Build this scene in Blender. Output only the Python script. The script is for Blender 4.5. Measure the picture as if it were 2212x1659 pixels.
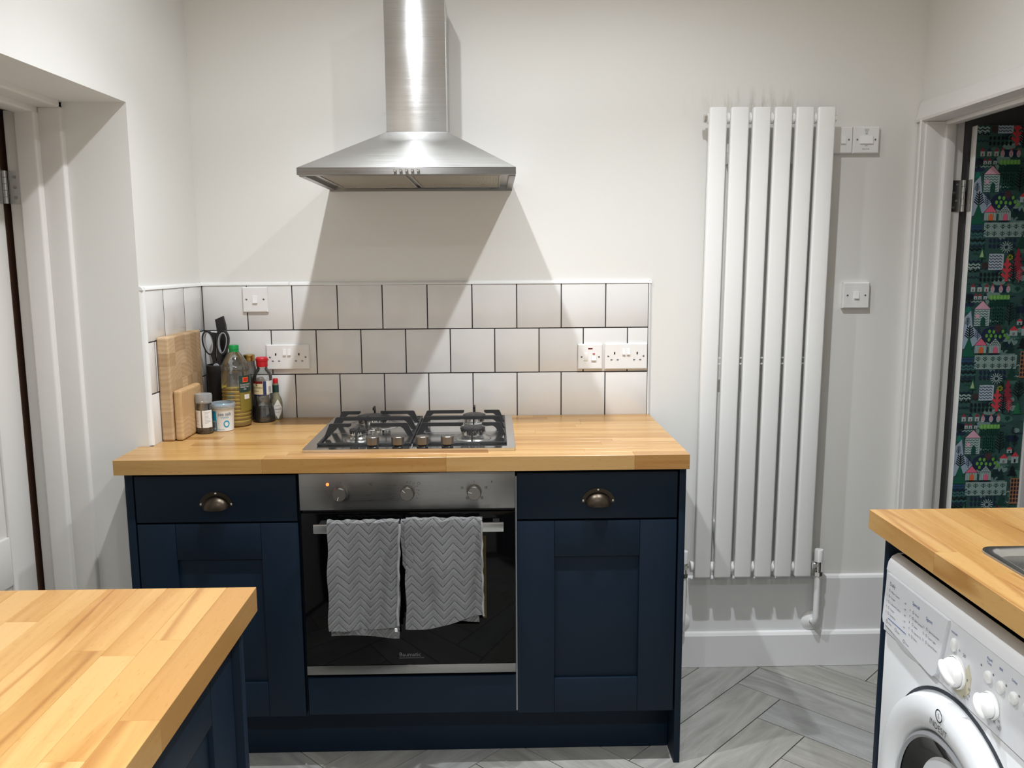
import bpy, bmesh, math, random
from mathutils import Matrix, Vector
random.seed(7)
S = bpy.context.scene
for o in list(bpy.data.objects): bpy.data.objects.remove(o, do_unlink=True)
COL = S.collection
PI = math.pi

# ------------------------------------------------------------------ camera
F_PX, PITCH, YAW, ROLL = 1840.5, 0.1442, 0.0216, -0.0061
CAM = Vector((0.0, -2.8924, 1.45))
cd = bpy.data.cameras.new('camera'); cam = bpy.data.objects.new('camera', cd); COL.objects.link(cam)
fw = Vector((math.sin(YAW)*math.cos(PITCH), math.cos(YAW)*math.cos(PITCH), -math.sin(PITCH)))
rt = Vector((math.cos(YAW), -math.sin(YAW), 0)); up = rt.cross(fw)
r2 = math.cos(ROLL)*rt + math.sin(ROLL)*up; u2 = -math.sin(ROLL)*rt + math.cos(ROLL)*up
m = Matrix((r2, u2, -fw)).transposed().to_4x4(); m.translation = CAM
cam.matrix_world = m
cd.sensor_fit = 'HORIZONTAL'; cd.sensor_width = 36.0; cd.lens = F_PX/2212*36.0
cd.clip_start = 0.02
S.camera = cam

# ------------------------------------------------------------------ world, exposure
w = bpy.data.worlds.new('world'); S.world = w; w.use_nodes = True
w.node_tree.nodes['Background'].inputs[0].default_value = (0.75, 0.8, 0.9, 1)
w.node_tree.nodes['Background'].inputs[1].default_value = 0.05
S.view_settings.view_transform = 'Standard'; S.view_settings.look = 'None'
S.view_settings.gamma = 1.0; S.view_settings.use_curve_mapping = False
S.view_settings.exposure = 0.0
SPILL_W, BEAM_W = 18.5, 92.0     # wide spill and narrower beam of each ceiling spotlight
LAMP_COL = (0.955, 1.0, 1.035)
LAMPS = [(-0.31, -0.92, 1.0, 1.0), (0.51, -0.92, 1.0, 1.0), (-0.33, -2.9, .85, 1.75), (0.51, -2.9, .85, 1.75)]   # x, y, spill, beam
CEIL = 2.60

# ------------------------------------------------------------------ node helpers
def srgb(r, g, b):
    f = lambda c: (c/255/12.92 if c/255 <= .04045 else ((c/255+.055)/1.055)**2.4)
    return (f(r), f(g), f(b), 1)
class NT:
    def __init__(s, name):
        s.m = bpy.data.materials.new(name); s.m.use_nodes = True
        s.t = s.m.node_tree; s.b = s.t.nodes['Principled BSDF']; s.out = s.t.nodes['Material Output']
    def n(s, typ, **kw):
        nd = s.t.nodes.new(typ)
        for k, v in kw.items():
            if k in ('inp',):
                for a, b in v.items(): nd.inputs[a].default_value = b
            else: setattr(nd, k, v)
        return nd
    def l(s, a, b): s.t.links.new(a, b)
    def val(s, x, sock):
        if hasattr(x, 'is_output'): s.l(x, sock)
        else: sock.default_value = x
    def math(s, op, a, b=None, c=None):
        nd = s.n('ShaderNodeMath', operation=op)
        s.val(a, nd.inputs[0])
        if b is not None: s.val(b, nd.inputs[1])
        if c is not None: s.val(c, nd.inputs[2])
        return nd.outputs[0]
    def mix(s, f, a, b, bt='MIX'):
        nd = s.n('ShaderNodeMix', data_type='RGBA', blend_type=bt)
        s.val(f, nd.inputs[0]); s.val(a, nd.inputs[6]); s.val(b, nd.inputs[7])
        return nd.outputs[2]
    def coord(s, kind='Object', scale=(1, 1, 1), loc=None):
        tc = s.n('ShaderNodeTexCoord'); mp = s.n('ShaderNodeMapping')
        s.l(tc.outputs[kind], mp.inputs[0]); mp.inputs['Scale'].default_value = scale
        if loc is not None: s.val(loc, mp.inputs['Location'])
        return mp.outputs[0]
    def noise(s, vec, scale, detail=3, rough=.5, dist=0):
        nd = s.n('ShaderNodeTexNoise'); s.l(vec, nd.inputs['Vector'])
        nd.inputs['Scale'].default_value = scale; nd.inputs['Detail'].default_value = detail
        nd.inputs['Roughness'].default_value = rough; nd.inputs['Distortion'].default_value = dist
        return nd.outputs[0]
    def ramp(s, fac, pts, interp='LINEAR'):
        nd = s.n('ShaderNodeValToRGB'); s.l(fac, nd.inputs[0]); cr = nd.color_ramp; cr.interpolation = interp
        while len(cr.elements) < len(pts): cr.elements.new(.5)
        for e, (p, c) in zip(cr.elements, pts):
            e.position = p; e.color = c if len(c) == 4 else (*c, 1)
        return nd.outputs[0]
    def bump(s, h, strength=.2, dist=.001):
        nd = s.n('ShaderNodeBump'); nd.inputs['Strength'].default_value = strength; nd.inputs['Distance'].default_value = dist
        s.l(h, nd.inputs['Height']); s.l(nd.outputs[0], s.b.inputs['Normal'])
    def set(s, **kw):
        al = dict(color='Base Color', rough='Roughness', metal='Metallic', spec='Specular IOR Level', coat='Coat Weight',
                  trans='Transmission Weight', ior='IOR', alpha='Alpha', aniso='Anisotropic', anrot='Anisotropic Rotation',
                  emit='Emission Color', estr='Emission Strength', coatr='Coat Roughness', sheen='Sheen Weight')
        for k, v in kw.items():
            sk = s.b.inputs[al[k]]
            if k in ('color', 'emit') and not hasattr(v, 'is_output') and len(v) == 3: v = (*v, 1)
            s.val(v, sk)
        return s
def plain(name, color, rough=.5, metal=0, **kw):
    return NT(name).set(color=color, rough=rough, metal=metal, **kw).m

def paint(name, color, rough, nscale=60, bs=.12, var=.03, scuff=False):
    t = NT(name); v = t.coord('Object')
    n1 = t.noise(v, nscale, 4); n2 = t.noise(v, 1.7, 3)
    c = t.mix(t.math('MULTIPLY', n2, var*2), (*color, 1), (color[0]*.8, color[1]*.79, color[2]*.76, 1))
    if scuff:
        sp = t.n('ShaderNodeSeparateXYZ'); t.l(v, sp.inputs[0])
        gx = t.math('ABSOLUTE', t.math('DIVIDE', t.math('SUBTRACT', sp.outputs[0], .87), .26))
        gz = t.math('ABSOLUTE', t.math('DIVIDE', t.math('SUBTRACT', sp.outputs[2], 1.955), .065))
        mk = t.math('MULTIPLY', t.math('MAXIMUM', t.math('SUBTRACT', 1.0, gx), 0.0), t.math('MAXIMUM', t.math('SUBTRACT', 1.0, gz), 0.0))
        st = t.noise(t.coord('Object', (46, 20, 9)), 1.0, 4, .6)
        stm = t.ramp(st, [(.48, (0, 0, 0)), (.66, (1, 1, 1))])
        c = t.mix(t.math('MULTIPLY', t.math('MULTIPLY', mk, stm), .55), c, (.42, .37, .29, 1))
        sc2 = t.noise(t.coord('Object', (3, 3, 11), (4, 2, 9)), 1.0, 5, .7, 1.5)
        c = t.mix(t.ramp(sc2, [(.715, (0, 0, 0)), (.735, (.22, .22, .22))]), c, (.45, .42, .37, 1))
    t.set(color=c, rough=rough); t.bump(n1, bs, .0012)
    return t.m
WALL = (0.80, 0.79, 0.76)
M = {}
M['wall'] = paint('wall_paint', WALL, .55, 70, .10, .05, True)
M['ceil'] = paint('ceiling_paint', (.8, .79, .77), .7, 50, .05)
M['gloss'] = paint('white_gloss_paint', (.80, .785, .765), .32, 35, .16, .04)
M['oldgloss'] = paint('aged_gloss_paint', (.78, .755, .725), .36, 28, .35, .08)
M['skirt'] = paint('skirting_paint', (.83, .83, .83), .4, 40, .05, .03)
M['hall'] = plain('hall_dark_paint', (.16, .16, .165), .7)
M['brown'] = plain('brown_hall_paint', (.16, .085, .055), .8)
M['tile'] = NT('white_glazed_tile').set(color=(.755, .745, .735), rough=.12, spec=.5).m
M['grout'] = plain('dark_grout', (.040, .034, .038), .9)
M['trimplastic'] = plain('white_pvc_trim', (.82, .82, .81), .3)
M['plastic'] = plain('white_moulded_plastic', (.86, .855, .845), .25)
M['rocker'] = plain('bright_white_plastic', (.90, .90, .895), .22)
M['screw'] = plain('dull_screw_metal', (.35, .34, .33), .4, .9)
M['dark'] = plain('dark_void', (.01, .01, .011), .8)
M['red'] = plain('red_plastic', (.55, .012, .02), .35)
M['darkred'] = plain('dark_red_lens', (.16, .006, .012), .2)
M['rad'] = plain('radiator_enamel', (.86, .86, .85), .3)
M['chrome'] = plain('chrome', (.72, .71, .69), .12, 1)
M['black_iron'] = plain('black_enamelled_iron', (.012, .012, .013), .42)
M['black_plastic'] = plain('black_plastic', (.010, .010, .011), .35)
M['soft_black'] = plain('soft_black_grip', (.012, .012, .014), .6)
M['grey_rubber'] = plain('grey_rubber', (.36, .37, .39), .5)
M['slate'] = plain('slate_grey_plastic', (.05, .055, .065), .45)
M['glassblack'] = plain('black_oven_glass', (.0018, .0018, .0021), .05, spec=.18)
M['bronze'] = NT('aged_bronze').set(color=(.060, .047, .034), rough=.36, metal=.85).m
M['appl'] = plain('white_appliance_enamel', (.80, .81, .83), .25)
M['applpanel'] = plain('white_control_panel', (.76, .77, .80), .34)
M['rubber'] = plain('dark_grey_rubber', (.03, .035, .045), .6)
M['paperlabel'] = plain('white_paper_label', (.78, .77, .74), .5)
M['ink'] = plain('black_ink', (.015, .015, .017), .6)
M['greyink'] = plain('grey_ink', (.18, .18, .19), .6)
M['blueink'] = plain('blue_ink', (.04, .10, .30), .5)
M['lightink'] = plain('grey_print', (.16, .16, .165), .4)
M['tape'] = plain('yellowed_tape', (.62, .58, .44), .35)
M['green_cap'] = plain('green_plastic', (.0, .27, .055), .35)
M['gold'] = plain('gold_lid', (.55, .38, .12), .3, 1)
M['cyan'] = plain('cyan_print', (.015, .30, .50), .4)
M['salt'] = plain('white_tub_plastic', (.80, .82, .83), .35)
M['greenlabel'] = plain('green_label', (.012, .045, .035), .45)
M['navylabel'] = plain('navy_label', (.02, .035, .12), .45)
M['cream'] = plain('cream_label', (.72, .62, .38), .5)
M['orange'] = plain('orange_print', (.75, .13, .02), .4)
M['yellow'] = plain('yellow_print', (.70, .52, .05), .4)
M['emit'] = NT('amber_indicator').set(color=(.9, .15, .03), emit=(1, .16, .03), estr=3).m
M['lamp'] = NT('lamp_glow').set(color=(1, 1, 1), emit=(1, .93, .84), estr=14).m
M['pepper'] = None

def navy():
    t = NT('navy_cabinet_paint'); v = t.coord('Object'); n = t.noise(v, 140, 3)
    t.set(color=(.0042, .0125, .0265), rough=.48, spec=.22); t.bump(n, .05, .0006); return t.m
M['navy'] = navy()

def steel(name, base=(.60, .60, .60), rough=.30, scale=(6, 6, 380), smudge=.25, aniso=.88):
    t = NT(name); v = t.coord('Object', scale); n = t.noise(v, 1.0, 4, .6)
    v2 = t.coord('Object'); sm = t.noise(v2, 14, 5, .65, 1.2)
    rr = t.math('ADD', t.math('MULTIPLY', n, .12), rough-.06)
    rr = t.math('ADD', rr, t.math('MULTIPLY', t.math('SUBTRACT', sm, .5), smudge*.35))
    c = t.mix(n, (base[0]*.86, base[1]*.86, base[2]*.86, 1), (base[0]*1.1, base[1]*1.1, base[2]*1.1, 1))
    t.set(color=c, rough=rr, metal=1, aniso=aniso, anrot=.25)
    tg = t.n('ShaderNodeTangent', direction_type='RADIAL', axis='Z'); t.l(tg.outputs[0], t.b.inputs['Tangent'])
    return t.m
M['steel'] = steel('brushed_steel')
M['steel_dark'] = steel('brushed_steel_panel', (.27, .265, .26), .30)
M['steel_plain'] = plain('satin_steel', (.50, .50, .49), .26, 1)
M['steel_hob'] = plain('hob_steel', (.70, .71, .72), .13, 1)
M['alu_knob'] = steel('knob_metal', (.24, .225, .205), .40, (5, 5, 5), .1, .3)
def filt():
    t = NT('filter_mesh'); v = t.coord('Object', (1, 1, 1))
    sp = t.n('ShaderNodeSeparateXYZ'); t.l(v, sp.inputs[0])
    a = t.math('SINE', t.math('MULTIPLY', t.math('ADD', sp.outputs[0], sp.outputs[1]), 900))
    b = t.math('SINE', t.math('MULTIPLY', t.math('SUBTRACT', sp.outputs[0], sp.outputs[1]), 900))
    h = t.math('MULTIPLY', a, b)
    c = t.ramp(h, [(.0, (.30, .27, .22)), (.6, (.62, .57, .48))])
    t.set(color=c, rough=.45, metal=.7); t.bump(h, .6, .001); return t.m
M['filter'] = filt()

def wood(name, axis, tones, fleck=.5, gs=1.0):
    """long-grain timber; the grain runs along `axis` (0 x, 1 y, 2 z); every piece takes its own tone"""
    t = NT(name); oi = t.n('ShaderNodeObjectInfo'); rnd = oi.outputs['Random']
    cx = t.n('ShaderNodeCombineXYZ')
    for i, k in enumerate((31.0, 57.0, 43.0)): t.val(t.math('MULTIPLY', rnd, k), cx.inputs[i])
    sc = [14.0*gs]*3; sc[axis] = 1.1*gs
    sc2 = [160.0*gs]*3; sc2[axis] = 9.0*gs
    sc3 = [330.0]*3; sc3[axis] = 60.0
    n1 = t.noise(t.coord('Object', sc, cx.outputs[0]), 1.0, 4, .55, 1.3)
    n2 = t.noise(t.coord('Object', sc2, cx.outputs[0]), 1.0, 3, .6)
    n3 = t.noise(t.coord('Object', sc3, cx.outputs[0]), 1.0, 1, .4)
    base = t.ramp(rnd, tones)
    dk = t.mix(1.0, base, (.76, .62, .44, 1), 'MULTIPLY')
    c = t.mix(t.ramp(n1, [(.47, (0, 0, 0)), (.70, (.9, .9, .9))]), base, dk)
    c = t.mix(t.math('MULTIPLY', n2, .30), c, t.mix(1.0, c, (.74, .62, .48, 1), 'MULTIPLY'))
    vn = t.noise(t.coord('Object', [q*.55 for q in sc], cx.outputs[0]), 1.0, 2, .4, .8)      # mineral veins and cathedral figure
    vein = t.ramp(vn, [(.470, (0, 0, 0)), (.492, (1, 1, 1)), (.506, (1, 1, 1)), (.545, (0, 0, 0))])
    has = t.ramp(t.math('FRACT', t.math('MULTIPLY', rnd, 7.31)), [(.50, (0, 0, 0)), (.72, (1, 1, 1))])
    c = t.mix(t.math('MULTIPLY', t.math('MULTIPLY', vein, has), .62), c, t.mix(1.0, c, (.60, .42, .27, 1), 'MULTIPLY'))
    fl = t.ramp(n3, [(.66, (0, 0, 0)), (.72, (1, 1, 1))])
    c = t.mix(t.math('MULTIPLY', fl, fleck*.5), c, t.mix(1.0, c, (.55, .42, .30, 1), 'MULTIPLY'))
    t.set(color=c, rough=t.math('ADD', t.math('MULTIPLY', n2, .12), .24), spec=.4, coat=.12, coatr=.2)
    t.bump(n2, .05, .0004)
    return t.m
BEECH = [(0, (.43, .228, .070)), (.2, (.50, .285, .095)), (.5, (.55, .330, .122)), (.8, (.585, .365, .148)), (1, (.46, .258, .085))]
M['beech_x'] = wood('oiled_beech_across', 0, BEECH)
M['beech_y'] = wood('oiled_beech_along', 1, BEECH)
def endgrain(name, c0, c1):
    t = NT(name); oi = t.n('ShaderNodeObjectInfo'); rnd = oi.outputs['Random']
    cx = t.n('ShaderNodeCombineXYZ')
    t.val(t.math('MULTIPLY', t.math('SINE', t.math('MULTIPLY', rnd, 91.0)), .07), cx.inputs[1]); t.val(t.math('MULTIPLY', t.math('SINE', t.math('MULTIPLY', rnd, 57.0)), .10), cx.inputs[2])
    v = t.coord('Object', (1, 1, 1), cx.outputs[0])
    wv = t.n('ShaderNodeTexWave', wave_type='RINGS', rings_direction='X'); t.l(v, wv.inputs[0])
    wv.inputs['Scale'].default_value = 24; wv.inputs['Distortion'].default_value = 2.0; wv.inputs['Detail'].default_value = 3
    wv.inputs['Detail Scale'].default_value = 1.4
    n = t.noise(t.coord('Object', (30, 260, 260)), 1, 3)
    b = t.mix(rnd, (*c0, 1), (*c1, 1))
    c = t.mix(t.math('MULTIPLY', wv.outputs[1], .30), b, t.mix(1.0, b, (.66, .55, .43, 1), 'MULTIPLY'))
    c = t.mix(t.math('MULTIPLY', n, .3), c, t.mix(1.0, c, (.7, .6, .5, 1), 'MULTIPLY'))
    t.set(color=c, rough=.55, spec=.3); return t.m
M['endgrain'] = endgrain('end_grain_board', (.46, .31, .17), (.62, .45, .28))
M['endgrain2'] = endgrain('small_board_wood', (.56, .36, .18), (.66, .46, .26))

def floorwood():
    t = NT('grey_wood_effect_tile'); oi = t.n('ShaderNodeObjectInfo'); rnd = oi.outputs['Random']
    cx = t.n('ShaderNodeCombineXYZ')
    for i, k in enumerate((23.0, 41.0, 17.0)): t.val(t.math('MULTIPLY', rnd, k), cx.inputs[i])
    n1 = t.noise(t.coord('Object', (2.2, 13, 5), cx.outputs[0]), 1, 5, .6, 1.6)
    n2 = t.noise(t.coord('Object', (26, 260, 60), cx.outputs[0]), 1, 5, .7)
    n3 = t.noise(t.coord('Object', (1.3, 6, 3), cx.outputs[0]), 1, 3, .5, .6)
    base = t.ramp(n1, [(.28, (.26, .258, .246)), (.48, (.36, .355, .335)), (.62, (.44, .435, .415)), (.80, (.31, .31, .30))])
    tint = t.ramp(rnd, [(0, (.92, .95, 1.0)), (.5, (1.0, .97, .91)), (1, (.97, .98, .98))])
    c = t.mix(1.0, base, tint, 'MULTIPLY')
    c = t.mix(t.math('MULTIPLY', n2, .38), c, (.17, .165, .15, 1))
    c = t.mix(t.ramp(n3, [(.55, (0, 0, 0)), (.75, (.35, .35, .35))]), c, (.42, .41, .385, 1))
    t.set(color=c, rough=.42, spec=.4); t.bump(n2, .25, .0012); return t.m
M['floor'] = floorwood()
M['floorgrout'] = plain('floor_grout', (.075, .065, .055), .9)

def towel():
    t = NT('grey_chevron_terry'); uv = t.n('ShaderNodeUVMap'); sp = t.n('ShaderNodeSeparateXYZ'); t.l(uv.outputs[0], sp.inputs[0])
    u, v = sp.outputs[0], sp.outputs[1]           # metres on the cloth
    tri = t.math('PINGPONG', u, .0280)
    f = t.math('ADD', v, t.math('MULTIPLY', tri, 1.1))
    st = t.math('PINGPONG', f, .0115)
    st = t.math('DIVIDE', st, .0115)
    ridge = t.n('ShaderNodeMapRange', interpolation_type='SMOOTHSTEP'); t.l(st, ridge.inputs[0])
    ridge.inputs[1].default_value = .38; ridge.inputs[2].default_value = .62
    vv = t.n('ShaderNodeVectorMath', operation='SCALE'); t.l(uv.outputs[0], vv.inputs[0]); vv.inputs[3].default_value = 1.0
    n = t.noise(vv.outputs[0], 620, 2, .6); n2 = t.noise(vv.outputs[0], 30, 3)
    h = t.math('ADD', t.math('MULTIPLY', ridge.outputs[0], .9), t.math('MULTIPLY', n, t.math('ADD', t.math('MULTIPLY', ridge.outputs[0], .9), .35)))
    c = t.mix(ridge.outputs[0], (.36, .36, .365, 1), (.46, .46, .465, 1))
    c = t.mix(t.math('MULTIPLY', n, .5), c, (.62, .62, .625, 1))
    c = t.mix(t.math('MULTIPLY', n2, .25), c, (.3, .3, .302, 1))
    t.set(color=c, rough=.95, spec=.1, sheen=.3); t.bump(h, 1.0, .0042); return t.m
M['towel'] = towel()
M['hem'] = plain('grey_hem_cotton', (.27, .27, .273), .95)

def clear(name, tint, gloss=.16, rough=.03, haze=None):
    """thin clear wall: passes light with a tint, mirrors at grazing angles"""
    t = NT(name); t.t.nodes.remove(t.b)
    tr = t.n('ShaderNodeBsdfTransparent'); tr.inputs[0].default_value = (*tint, 1)
    gl = t.n('ShaderNodeBsdfGlossy'); gl.inputs['Roughness'].default_value = rough
    gl.inputs[0].default_value = (1, 1, 1, 1)
    fr = t.n('ShaderNodeFresnel'); fr.inputs[0].default_value = 1.5
    mx = t.n('ShaderNodeMixShader'); t.l(t.math('ADD', fr.outputs[0], gloss*.3), mx.inputs[0])
    t.l(tr.outputs[0], mx.inputs[1]); t.l(gl.outputs[0], mx.inputs[2]); res = mx.outputs[0]
    if haze:
        df = t.n('ShaderNodeBsdfDiffuse'); df.inputs[0].default_value = (*haze[1], 1)
        m2 = t.n('ShaderNodeMixShader'); m2.inputs[0].default_value = haze[0]
        t.l(res, m2.inputs[1]); t.l(df.outputs[0], m2.inputs[2]); res = m2.outputs[0]
    t.l(res, t.out.inputs[0]); return t.m
M['pet'] = clear('clear_bottle_plastic', (.95, .96, .95), .2, .06, (.05, (.5, .52, .5)))
M['glass'] = clear('clear_glass', (.97, .98, .975), .12, .02, (.03, (.5, .5, .5)))
M['frost'] = clear('frosted_clear_plastic', (.80, .82, .83), .2, .2, (.35, (.62, .64, .65)))
M['oil'] = clear('sunflower_oil', (.92, .70, .05), .1, .05, (.52, (.80, .55, .015)))
M['soy'] = plain('soy_sauce', (.006, .003, .002), .12)
M['tabasco'] = clear('sauce_glass', (.70, .70, .55), .2, .03, (.45, (.42, .40, .26)))
M['tabasco_low'] = plain('brown_sauce', (.20, .11, .035), .3)
M['knobglass'] = plain('washer_door_glass', (.012, .012, .012), .08, spec=.22)
def peppermat():
    t = NT('peppercorns'); v = t.coord('Object'); vo = t.n('ShaderNodeTexVoronoi'); t.l(v, vo.inputs[0]); vo.inputs['Scale'].default_value = 260
    c = t.mix(t.noise(v, 300, 2), (.02, .014, .01, 1), (.17, .12, .09, 1))
    t.set(color=c, rough=.7); t.bump(vo.outputs[0], 1, .003); return t.m
M['pepper'] = peppermat()
def vcol():
    t = NT('printed_wallpaper'); a = t.n('ShaderNodeVertexColor', layer_name='ink'); n = t.noise(t.coord('Object'), 240, 4, .6)
    n2 = t.noise(t.coord('Object'), 22, 3)
    c = t.mix(t.math('MULTIPLY', n, .35), a.outputs[0], t.mix(1.0, a.outputs[0], (.55, .6, .6, 1), 'MULTIPLY'))
    c = t.mix(t.math('MULTIPLY', n2, .22), c, (.06, .09, .09, 1))
    t.set(color=c, rough=.7, spec=.2); return t.m
M['print'] = vcol()

# ------------------------------------------------------------------ geometry helpers
class B:
    """collects shapes in WORLD coordinates; build() turns them into one mesh object"""
    def __init__(s): s.bm = bmesh.new()
    def box(s, x0, x1, y0, y1, z0, z1, bev=0, seg=2, mat=None):
        r = bmesh.ops.create_cube(s.bm, size=1)
        mt = Matrix.Translation(((x0+x1)/2, (y0+y1)/2, (z0+z1)/2)) @ Matrix.Diagonal((abs(x1-x0), abs(y1-y0), abs(z1-z0), 1))
        bmesh.ops.transform(s.bm, matrix=mt, verts=r['verts'])
        vs = r['verts']
        if bev:
            es = list({e for v in vs for e in v.link_edges})
            q = bmesh.ops.bevel(s.bm, geom=es, offset=bev, segments=seg, affect='EDGES', profile=.5)
            vs = list({v for f in q['faces'] for v in f.verts} | {v for v in vs if v.is_valid})
        if mat is not None: bmesh.ops.transform(s.bm, matrix=mat, verts=vs)
        return vs
    def cyl(s, p0, p1, r0, r1=None, seg=24, caps=True):
        p0, p1 = Vector(p0), Vector(p1); d = p1-p0; r1 = r0 if r1 is None else r1
        q = bmesh.ops.create_cone(s.bm, cap_ends=caps, segments=seg, radius1=r0, radius2=r1, depth=d.length)
        rot = d.to_track_quat('Z', 'Y').to_matrix().to_4x4()
        bmesh.ops.transform(s.bm, matrix=Matrix.Translation((p0+p1)/2) @ rot, verts=q['verts'])
        return q['verts']
    def sphere(s, c, r, sx=1, sy=1, sz=1, u=16, v=10):
        q = bmesh.ops.create_uvsphere(s.bm, u_segments=u, v_segments=v, radius=r)
        bmesh.ops.transform(s.bm, matrix=Matrix.Translation(c) @ Matrix.Diagonal((sx, sy, sz, 1)), verts=q['verts'])
        return q['verts']
    def lathe(s, prof, c, seg=40, axis='z', close=False, sx=1, sy=1):
        """prof: list of (radius, height)"""
        c = Vector(c); rings = []
        for r, h in prof:
            ring = []
            for i in range(seg):
                a = 2*PI*i/seg
                if axis == 'z': p = Vector((r*math.cos(a)*sx, r*math.sin(a)*sy, h))
                elif axis == 'y': p = Vector((r*math.cos(a), h, r*math.sin(a)))
                else: p = Vector((h, r*math.cos(a), r*math.sin(a)))
                ring.append(s.bm.verts.new(c+p))
            rings.append(ring)
        for a, b in zip(rings, rings[1:]):
            for i in range(seg):
                j = (i+1) % seg
                s.bm.faces.new((a[i], a[j], b[j], b[i]))
        if close:
            for ring in (rings[0], rings[-1]):
                if len(set(tuple(v.co) for v in ring)) > 2: s.bm.faces.new(ring)
        return [v for r in rings for v in r]
    def prism(s, poly, a, b, axis='z'):
        """poly 2-D outline extruded between a and b along axis; x:(y,z) y:(x,z) z:(x,y)"""
        def P(u, v, h): return {'x': (h, u, v), 'y': (u, h, v), 'z': (u, v, h)}[axis]
        lo = [s.bm.verts.new(P(u, v, a)) for u, v in poly]; hi = [s.bm.verts.new(P(u, v, b)) for u, v in poly]
        n = len(poly)
        fs = [s.bm.faces.new(lo), s.bm.faces.new(hi)]
        for i in range(n): fs.append(s.bm.faces.new((lo[i], lo[(i+1) % n], hi[(i+1) % n], hi[i])))
        return lo+hi
    def tube(s, pts, r, seg=12, caps=True):
        pts = [Vector(p) for p in pts]; rings = []; nrm = None
        for i, p in enumerate(pts):
            d = (pts[min(i+1, len(pts)-1)]-pts[max(i-1, 0)]).normalized()
            if nrm is None: nrm = d.orthogonal().normalized()
            nrm = (nrm-d*nrm.dot(d)).normalized(); bn = d.cross(nrm)
            rr = r[i] if isinstance(r, (list, tuple)) else r
            rings.append([s.bm.verts.new(p+rr*(math.cos(2*PI*k/seg)*nrm+math.sin(2*PI*k/seg)*bn)) for k in range(seg)])
        for a, b in zip(rings, rings[1:]):
            for i in range(seg): s.bm.faces.new((a[i], a[(i+1) % seg], b[(i+1) % seg], b[i]))
        if caps: s.bm.faces.new(rings[0]); s.bm.faces.new(rings[-1])
    def bevel_all(s, off, seg=2, ang=.6):
        es = [e for e in s.bm.edges if len(e.link_faces) == 2 and e.calc_face_angle(0) > ang]
        bmesh.ops.bevel(s.bm, geom=es, offset=off, segments=seg, affect='EDGES', profile=.5)
    def mesh(s, name, mt=None, smooth=False, W=None):
        bmesh.ops.recalc_face_normals(s.bm, faces=s.bm.faces)
        if W is not None: s.bm.transform(W.inverted())
        me = bpy.data.meshes.new(name); s.bm.to_mesh(me); s.bm.free()
        if mt is not None: me.materials.append(mt)
        if smooth:
            me.shade_smooth()
            try: me.set_sharp_from_angle(angle=math.radians(38))
            except Exception: pass
        return me
    def build(s, name, mt, parent=None, smooth=False, world=True):
        W = MW.get(parent.name) if (parent is not None and world) else None
        me = s.mesh(name, mt, smooth, W)
        return link(name, me, parent)
MW = {}
def link(name, me, parent=None):
    o = bpy.data.objects.new(name, me); COL.objects.link(o)
    if parent is not None:
        o.parent = parent; MW[o.name] = MW[parent.name].copy()
    else: MW[o.name] = Matrix.Identity(4)
    return o
def tag(o, label, cat, group=None):
    o['label'] = label; o['category'] = cat
    if group: o['group'] = group
    return o
def thing(name, label, cat, loc, group=None, rotz=0):
    o = bpy.data.objects.new(name, None); COL.objects.link(o); o.empty_display_size = .05
    o.location = loc; o.rotation_euler = (0, 0, rotz)
    MW[o.name] = Matrix.Translation(loc) @ Matrix.Rotation(rotz, 4, 'Z')
    return tag(o, label, cat, group)
def struct(o, label=None):
    o['kind'] = 'structure'
    if label: o['label'] = label
    return o
def box(name, x0, x1, y0, y1, z0, z1, mt, parent=None, bev=0, seg=2, smooth=None):
    b = B(); b.box(x0, x1, y0, y1, z0, z1, bev, seg)
    return b.build(name, M[mt] if isinstance(mt, str) else mt, parent, smooth=bool(bev) if smooth is None else smooth)
def text_bm(txt, size, width=None):
    cu = bpy.data.curves.new('t', 'FONT'); cu.body = txt; cu.size = size; cu.align_x = 'LEFT'; cu.resolution_u = 2
    ob = bpy.data.objects.new('t', cu); COL.objects.link(ob)
    bpy.context.view_layer.update()
    me = bpy.data.meshes.new_from_object(ob.evaluated_get(bpy.context.evaluated_depsgraph_get()))
    bpy.data.objects.remove(ob, do_unlink=True); bpy.data.curves.remove(cu)
    return me
def text(b, txt, size, origin, right, upv, bold=0):
    """add flat lettering to builder b: origin lower-left, right/upv unit vectors"""
    me = text_bm(txt, size); right, upv = Vector(right), Vector(upv); n = right.cross(upv); o = Vector(origin)
    vs = [b.bm.verts.new(o+right*v.co.x+upv*v.co.y) for v in me.vertices]
    for p in me.polygons:
        try: b.bm.faces.new([vs[i] for i in p.vertices])
        except ValueError: pass
    wdt = max((v.co.x for v in me.vertices), default=0)
    bpy.data.meshes.remove(me)
    return wdt
XR, YN, YP, ZU = Vector((1, 0, 0)), Vector((0, -1, 0)), Vector((0, 1, 0)), Vector((0, 0, 1))
def clip_poly(poly, a, b, c):
    """keep a*x+b*y<=c"""
    out = []
    for i in range(len(poly)):
        p, q = poly[i], poly[(i+1) % len(poly)]
        dp, dq = a*p[0]+b*p[1]-c, a*q[0]+b*q[1]-c
        if dp <= 0: out.append(p)
        if dp*dq < 0:
            t = dp/(dp-dq); out.append((p[0]+t*(q[0]-p[0]), p[1]+t*(q[1]-p[1])))
    return out
def frame2(poly, d=0): return poly

# ================================================================== ROOM SHELL
XL, XRW = -0.98, 1.427            # left wall (at the back corner), right wall
SK = 0.0444                       # the left wall runs a little out of square
def xw(y): return XL+SK*y
YEND = -0.45                      # where the left wall stops at the doorway reveal
HD = 1.885                        # head height of the left doorway
YF = -4.3

wb = struct(box('wall_back', -1.95, 2.6, 0.0, 0.12, 0, CEIL, 'wall'), 'white painted back wall behind the cooker')
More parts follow.
